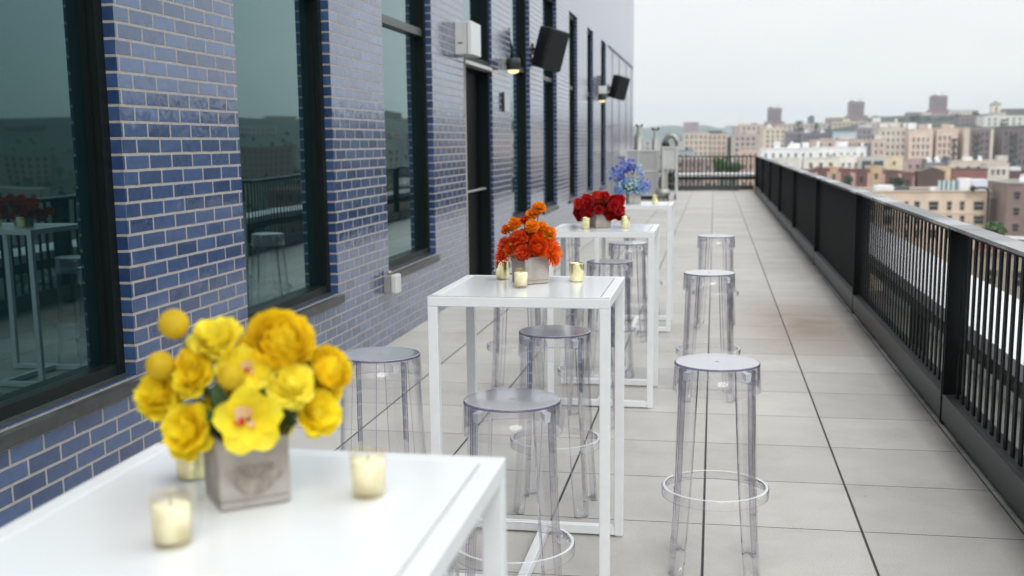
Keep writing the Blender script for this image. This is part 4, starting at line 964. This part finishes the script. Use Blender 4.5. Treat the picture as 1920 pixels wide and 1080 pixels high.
bld_city('narrow pale pink end wall of the dark apartment house', 1809.5, 1819, 240, 528, (206, 184, 168), None, 0, 14)
bld_city('dark brown apartment house with blue fire escapes, left of the cream pilaster', 1819.5, 1858, 242, 528, (124, 106, 108), (1.9, .9, 1.6, 0), 0, 16, rows=9, esc=[(1.5, 4.4)], cornice=(176, 164, 158))
bld_city('narrow cream pilaster wall between the two dark apartment houses', 1858.5, 1863, 242, 527, (214, 198, 180), None, 0, 14)
bld_city('beige recessed wall between the two dark apartment houses', 1863.5, 1880, 243, 540, (164, 142, 128), (2.0, .9, 1.6, 0), 0, 14, rows=8)
bld_city('dark apartment house with teal fire escapes at the right edge', 1880.5, 1960, 240, 528, (112, 98, 100), (2.1, .9, 1.6, 0), 0, 16, rows=9, esc=[(3.0, 6.4)], cornice=(96, 90, 96))
# --- row behind, left and centre
bld_city('broad beige apartment block low left beyond the end railing', 1281, 1330, 249, 640, (196, 178, 160), (2.6, 1.1, 1.7, 0), 0, 20, rows=8, roof=[('box', .0, 8.6, 6.0, (150, 138, 146))])
bld_city('beige apartment block with dark flat roof right of the broad one', 1325, 1364, 250, 655, (194, 172, 154), (2.6, 1.1, 1.7, 0), 0, 20, rows=8, cornice=(80, 92, 98), roof=[('box', .05, 8, 1.5, (66, 84, 92))])
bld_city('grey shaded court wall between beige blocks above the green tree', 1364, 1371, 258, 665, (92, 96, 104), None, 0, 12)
bld_city('grey-pink apartment block above the green tree', 1371.5, 1424, 252, 650, (178, 162, 154), (3.0, 1.6, 1.7, 0), 0, 20, rows=8, roof=[('box', .6, 4, 2, (196, 184, 170))])
bld_city('pale orange apartment block touching the railing corner', 1385, 1428, 281, 560, (202, 170, 148), (2.8, 1.1, 1.7, 0), 0, 14, rows=5)
bld_city('long pinkish block under the first far tower', 1386, 1432, 234, 820, (190, 172, 162), (3.4, 1.4, 1.9, 0), 0, 24, rows=8, roof=[('box', .0, 5, 2.6, (214, 206, 186)), ('box', .5, 4, 1.4, (150, 140, 136))])
bld_city('beige block with two dark roof dormers beneath the first far tower', 1430, 1478, 240, 760, (208, 188, 164), (3.2, 1.3, 1.8, 0), 0, 22, rows=9, roof=[('gable', .12, 5, 3, (226, 224, 218)), ('box', .5, 3, 2, (192, 170, 150))])
bld_city('blue-grey block with shaded windows behind the white row', 1474, 1502, 247, 700, (126, 120, 130), (2.0, .9, 1.8, 0), 0, 16, rows=8)
bld_city('purple-grey gabled rooftops in the centre of the view', 1502, 1562, 250, 690, (112, 108, 122), (2.4, 1.0, 1.6, 0), 0, 16, rows=6, roof=[('gable', .1, 3, 2.6, (206, 208, 212)), ('gable', .35, 3, 2.6, (96, 92, 108)), ('gable', .6, 3, 2.8, (200, 204, 210)), ('box', .8, 3, 3, (90, 92, 104))])
bld_city('pale blue fronted long house in the centre of the view', 1563, 1606, 248, 680, (176, 190, 200), (3.0, 1.4, 1.5, 0), 0, 14, rows=2, top_off=3)
bld_city('faded pink long roofs behind the white row', 1522, 1628, 262, 560, (190, 164, 152), (4.5, 1.5, 1.6, 0), 0, 14, rows=3, roof=[('box', .15, 6, 1, (170, 142, 130)), ('box', .5, 7, 1.3, (206, 194, 184))])
bld_city('dim violet block left of the tall apartments', 1606, 1636, 240, 700, (134, 124, 134), (2.6, 1.1, 1.6, 0), 0, 16, rows=8, roof=[('box', .2, 4, 2, (186, 190, 194)), ('box', .6, 3, 1.6, (214, 214, 214))])
bld_city('light beige block on the slope above the tall apartments', 1625, 1668, 229, 820, (186, 176, 164), (2.8, 1.2, 1.6, 0), 0, 18, rows=6, roof=[('box', .3, 5, 3, (216, 214, 210))])
bld_city('dull olive block low above the first tall apartment house', 1664, 1712, 230, 900, (160, 152, 146), (3.0, 1.2, 1.6, 0), 0, 18, rows=5, roof=[('chim', .3, 2, 3, (200, 198, 194))])
bld_city('brown block half hidden right of the green hill trees', 1798, 1830, 219, 900, (128, 110, 112), (3.2, 1.3, 1.7, 0), 0, 18, rows=6)
bld_city('violet-brown block left of the white-grey block', 1828, 1846, 217, 910, (126, 112, 124), (2.6, 1.3, 1.7, 0), 0, 18, rows=6)
bld_city('large pale grey block below the domed tank tower', 1845, 1935, 217, 860, (206, 204, 196), (4.2, 1.6, 1.8, 0), 0, 24, rows=5, roof=[('box', .2, 9, 2.6, (176, 166, 160))], esc=[(11.5, 16)])
t, W_, H_ = bld_city('small square tank tower with a pyramid roof on the right skyline', 1860, 1877, 197, 1000, (222, 208, 188), (3.2, 1.4, 5, 0), 0, 8, name='tank_tower', cat='tower', rows=1, top_off=1.5)
b = MB(); b.v = [(-.8, -.8, H_+.4), (W_+.8, -.8, H_+.4), (W_+.8, 8.8, H_+.4), (-.8, 8.8, H_+.4), (W_/2, 4, H_+4.2)]
for f_ in ((0, 1, 4), (1, 2, 4), (2, 3, 4), (3, 0, 4), (3, 2, 1, 0)): b.f.append(f_); b.mi.append(0); b.sm.append(False)
b.build('roof_cap', wmat((120, 132, 120)), t)
bld_city('long purple-brown roofs at the right edge of the skyline', 1881, 1990, 204, 1150, (120, 98, 112), (3.4, 1.4, 1.8, 0), 0, 20, rows=4, cornice=(84, 62, 76))
# --- skyline towers
def tower(label, x0, x1, yt, yb, f0, f1, yf, D=1250):
    t, W_, H_ = bld_city(label, x0, x1, yt, D, (128, 110, 118), (3.1, 1.5, 1.7, 0), 0, 16, name='apartment_tower', cat='tower', rows=int((yb-yt)/F_PX*D/3.1), top_off=3.4, cornice=(92, 74, 86), roof=[('box', .1, 3, 1.6, (100, 84, 94)), ('mast', .7, .5, 4.5, 0)])
    P = at(f0, yf, D); Q = at(f1, yf, D); o = t.location; b = MB(); b.box(P.x-o.x, -2, 0, Q.x-o.x, 14, P.z-o.z); b.build('podium', wmat((136, 104, 112)), t)
tower('leftmost of the three purple-brown skyline towers', 1440, 1466, 203, 232, 1434, 1471, 228)
tower('middle one of the three purple-brown skyline towers', 1593, 1621, 191, 222, 1587, 1627, 217)
tower('tallest and rightmost of the three purple-brown skyline towers', 1748, 1777, 180, 212, 1742, 1781, 206)
bld_city('low brown slab left of the tallest skyline tower', 1702, 1747, 211, 1240, (132, 112, 118), (4, 1.6, 1.8, 0), 0, 18, rows=4, cornice=(112, 90, 96))
bld_city('low slab with a cream band right of the tallest skyline tower', 1779, 1829, 207, 1240, (206, 192, 178), (4, 1.6, 1.8, 0), 0, 18, rows=3, cornice=(120, 92, 96))
bld_city('cream and violet block directly beneath the tallest skyline tower', 1728, 1800, 214, 1180, (178, 160, 168), (3.6, 1.5, 1.8, 0), 0, 18, rows=3, roof=[('box', .02, 9, 1.6, (226, 212, 194))])
bld_city('brown slab left of the middle skyline tower', 1550, 1592, 221, 1230, (150, 132, 128), (4, 1.6, 1.8, 0), 0, 18, rows=4)
bld_city('pale slab with dark roofs right of the middle skyline tower', 1626, 1662, 222, 1200, (150, 150, 150), (4, 1.6, 1.8, 0), 0, 18, rows=3, roof=[('box', .3, 6, 2.6, (90, 98, 108)), ('box', .7, 4, 2, (112, 104, 108))])
bld_city('yellowish block on the slope beneath the middle skyline tower', 1562, 1626, 228, 1050, (186, 170, 152), (3.6, 1.5, 1.8, 0), 0, 18, rows=4, roof=[('box', .3, 6, 2.2, (214, 200, 166)), ('box', .7, 6, 2, (140, 130, 136))])
bld_city('long low grey-pink block between the first two skyline towers', 1466, 1552, 232, 1100, (186, 168, 160), (4, 1.6, 1.8, 0), 0, 18, rows=4)
bld_city('hazy violet houses far left of the first skyline tower', 1370, 1440, 236, 1240, (166, 158, 160), (4, 1.6, 1.8, 0), 0, 18, rows=3)
t, W_, H_ = bld_city('small dark teal tower between the first two skyline towers', 1516, 1527, 219, 1180, (96, 112, 112), (2.4, 1.2, 1.8, 0), 0, 10, name='apartment_tower', cat='tower', rows=4, roof=[('gable', .0, 6, 1.6, (86, 104, 104))])
P = at(1540, 240, 1180); t = thing('church_spire', 'thin brown church spire on the skyline beside the small teal tower', 'spire', (P.x, P.y, P.z-10))
b = MB(); b.lathe([(1.6, 0), (1.6, 10.5), (1.9, 10.6), (0, 17.5)], 8, sm=False); b.build('spire', wmat((124, 96, 100)), t)
b = MB(); b.box(-2.6, -2.6, 0, 2.6, 2.6, 6); b.build('base', wmat((140, 116, 112)), t)
bld_city('blue-grey roofed low building directly above the end railing, left', 1262, 1300, 283, 480, (150, 158, 160), (2.6, 1.1, 1.4, 0), 0, 12, rows=3, name='low_building', cornice=(100, 116, 124), roof=[('box', .3, 4, 1.6, (70, 86, 92))])
bld_city('brick building with a white roof edge seen through the end railing', 1262, 1325, 297, 430, (146, 122, 116), (2.4, 1.1, 1.6, 0), 0, 12, rows=4, name='low_building', cornice=(226, 224, 228))
bld_city('brown brick block left of the green tree behind the end railing', 1318, 1350, 302, 400, (158, 140, 132), (2.4, 1.1, 1.6, 0), 0, 12, rows=4, name='low_building')
bld_city('tan brick block right of the green tree behind the end railing', 1386, 1430, 300, 400, (190, 158, 138), (2.4, 1.1, 1.6, 0), 0, 12, rows=4, name='low_building')
bld_city('teal hazed water works block far off on the left horizon', 1359, 1378, 236, 2000, (150, 170, 172), None, 0, 20, name='far_building')
bld_city('small grey block behind the machinery at the left', 1205, 1260, 262, 700, (170, 170, 168), (3, 1.2, 1.6, 0), 0, 16, rows=6)
bld_city('blue shaded narrow block left of the broad beige one', 1263, 1282, 255, 690, (150, 156, 158), (2.6, 1.1, 1.6, 0), 0, 16, rows=6)
# --- the same town further right, outside the photograph, mirrored in the windows
rnd = random.Random(77)
pal = [(120, 110, 100), (100, 72, 64), (132, 124, 112), (92, 70, 64), (112, 106, 98), (82, 70, 68), (128, 112, 96)]
for D, y0, wpx in ((300, 330, 90), (520, 258, 80), (800, 238, 70), (1150, 222, 60)):
    az = 15.2
    while az < 47:
        wdt = rnd.uniform(.6, 1.6)*wpx/F_PX*D; x = D*math.tan(R(az)); dep = D*(.92+.1*rnd.random())
        zt = H-(y0-262+rnd.uniform(-12, 16))/F_PX*dep
        t = thing('apartment_building', 'city block out of view to the right, seen only mirrored in the windows', 'building', (x, dep, gz(x, dep)-3), -R(az)*.8, 'city blocks mirrored in the windows')
        c_ = rnd.choice(pal); b = MB(); hh = zt-gz(x, dep)+3
        if hh < 6: hh = 6+rnd.random()*5
        b.box(0, 0, 0, wdt, 16, hh); b.build('wall', wmat(c_), t)
        if D < 900:
            me = win_mesh(1.2, 1.8, wmat(c_), M_pane); b = MB(); n = int(wdt/3)
            for r_ in range(5):
                for q in range(n):
                    z = hh-3.4-r_*3.1; 
                    if z > 1: b.box(1+q*3, -.05, z, 2.3+q*3, -.001, z+1.8)
            if b.v: o = b.build('windows', M_pane, t); tag(o, kind='stuff')
        az += math.degrees(wdt/D)*1.15+rnd.uniform(.1, .9)

# --- trees
M_bark = mat('tree_bark', (.08, .065, .05), .9)
def leafmat(n, c): return mat(n, c, .7, noise=.45, nscale=.35)
def tree(label, x, y, D, wpx, hpx, lm, seed, group=None, n=520, leaf=None):
    """crown centred on photo pixel x, y at distance D"""
    P = at(x, y, D); rnd = random.Random(seed); rx = wpx/2/F_PX*D; rz = hpx/2/F_PX*D; g = gz(P.x, P.y)
    t = thing('tree', label, 'tree', (P.x, P.y, g), group=group)
    cz = P.z-g; b = MB(); b.tube([(0, 0, -1), (0, 0, max(1, cz-rz*.4)), (rx*.1, 0, cz+rz*.3)], [.4, .28, .1], 8)
    for k in range(5):
        a = k*1.3; b.tube([(0, 0, max(.5, cz-rz*.7)), (math.cos(a)*rx*.5, math.sin(a)*rx*.5, cz+rz*.1*k/2)], [.18, .06], 6)
    b.build('trunk', M_bark, t)
    b = MB(); cl = [(rnd.uniform(-1, 1)*rx*.62, rnd.uniform(-1, 1)*rx*.62, cz+rnd.uniform(-.7, .75)*rz, rnd.uniform(.28, .5)) for _ in range(16)]
    s = leaf or max(.35, rx*.075)
    for k in range(n):
        cx_, cy_, cz_, cr_ = rnd.choice(cl); v = Vector((rnd.gauss(0, 1), rnd.gauss(0, 1), rnd.gauss(0, 1))).normalized()
        p = Vector((cx_, cy_, cz_))+Vector((v.x*rx*cr_, v.y*rx*cr_, v.z*rz*cr_))
        e1 = Vector((rnd.gauss(0, 1), rnd.gauss(0, 1), rnd.gauss(0, .6))).normalized()*s*rnd.uniform(.6, 1.3); e2 = e1.cross(Vector((rnd.gauss(0, 1), rnd.gauss(0, 1), rnd.gauss(0, 1)))).normalized()*s*rnd.uniform(.5, 1)
        b.quad(p-e1, p-e2, p+e1, p+e2)
    b.build('crown', lm, t); return t
G1 = leafmat('fresh_green_leaves', (.06, .13, .035)); G2 = leafmat('dark_green_leaves', (.03, .07, .035)); G3 = leafmat('mid_green_leaves', (.045, .10, .04))
tree('rounded green tree behind the end railing, left crown', 1353, 312, 300, 34, 30, G1, 1, n=900)
tree('lighter green tree behind the end railing, right crown', 1374, 317, 296, 30, 26, G1, 2, n=800)
tree('green treetop at the foot of the gooseneck pipe', 1862, 437, 205, 46, 34, G1, 3, n=900)
tree('dark round tree on the skyline between the first two towers', 1498, 231, 1100, 17, 9, G2, 4)
tree('small dark tree beside the small teal tower', 1531, 236, 1100, 9, 12, G2, 5)
for k, (x, y, w_, h_) in enumerate(((1722, 225, 20, 18), (1741, 229, 22, 20), (1760, 231, 22, 22), (1779, 229, 24, 24), (1794, 226, 18, 24), (1712, 224, 14, 14))):
    tree('dark tree in the hillside grove below the tallest tower, number %d from its left' % (k+1) if False else ['dark tree in the hillside grove below the tallest tower, second from its left', 'dark tree third from the left in the hillside grove', 'widest looking tree in the middle of the hillside grove', 'tallest looking tree right of the middle of the hillside grove', 'rightmost tree of the hillside grove', 'leftmost small tree of the hillside grove'][k], x, y, 980, w_, h_, G2, 20+k, group='trees of the hillside grove')
tree('dark tree left of the low brown skyline slab', 1690, 228, 1000, 26, 10, G2, 31)
tree('small tree at the end of the cream banded slab', 1830, 212, 1000, 12, 9, G3, 32)
tree('low trees by the violet houses left of the first tower', 1500, 243, 900, 20, 8, G2, 33)
tree('tree beside the tan rowhouse, in front of its wall', 1590, 345, 322, 18, 26, G2, 34)
tree('tree before the second tan rowhouse', 1684, 345, 322, 22, 28, G2, 35)
# undergrowth between the houses, too far to count
rnd = random.Random(9); b = MB()
for k in range(2600):
    d = 240*(820/240)**rnd.random(); a = R(rnd.uniform(-6, 34)); x, y = d*math.sin(a), d*math.cos(a); z = gz(x, y)+rnd.uniform(.2, 4.5); s = rnd.uniform(1.2, 2.4)
    e1 = Vector((rnd.gauss(0, 1), rnd.gauss(0, 1), rnd.gauss(0, .6))).normalized()*s; e2 = e1.cross(Vector((rnd.gauss(0, 1), rnd.gauss(0, 1), rnd.gauss(0, 1)))).normalized()*s
    p = Vector((x, y, z)); b.quad(p-e1, p-e2, p+e1, p+e2)
tag(b.build('distant_greenery', G2), 'dark green shrubs and treetops scattered between the far houses', 'greenery', kind='stuff')

# ------------------------------------------------------------------ summer haze over the city
b = MB(); b.box(-5200, -9200, -60, 5200, 5200, 130)
hz = b.build('haze', bpy.data.materials.new('haze'))
m = hz.data.materials[0]; m.use_nodes = True; m.node_tree.nodes.clear(); N = NT(m); o_ = N.new('OutputMaterial'); v_ = N.new('VolumePrincipled')
v_.inputs['Color'].default_value = (.86, .93, .97, 1); v_.inputs['Density'].default_value = .0002; v_.inputs['Anisotropy'].default_value = .2
N.l(v_.outputs[0], o_.inputs['Volume']); tag(hz, 'thin pale summer haze in the air over the city', 'haze', kind='stuff')
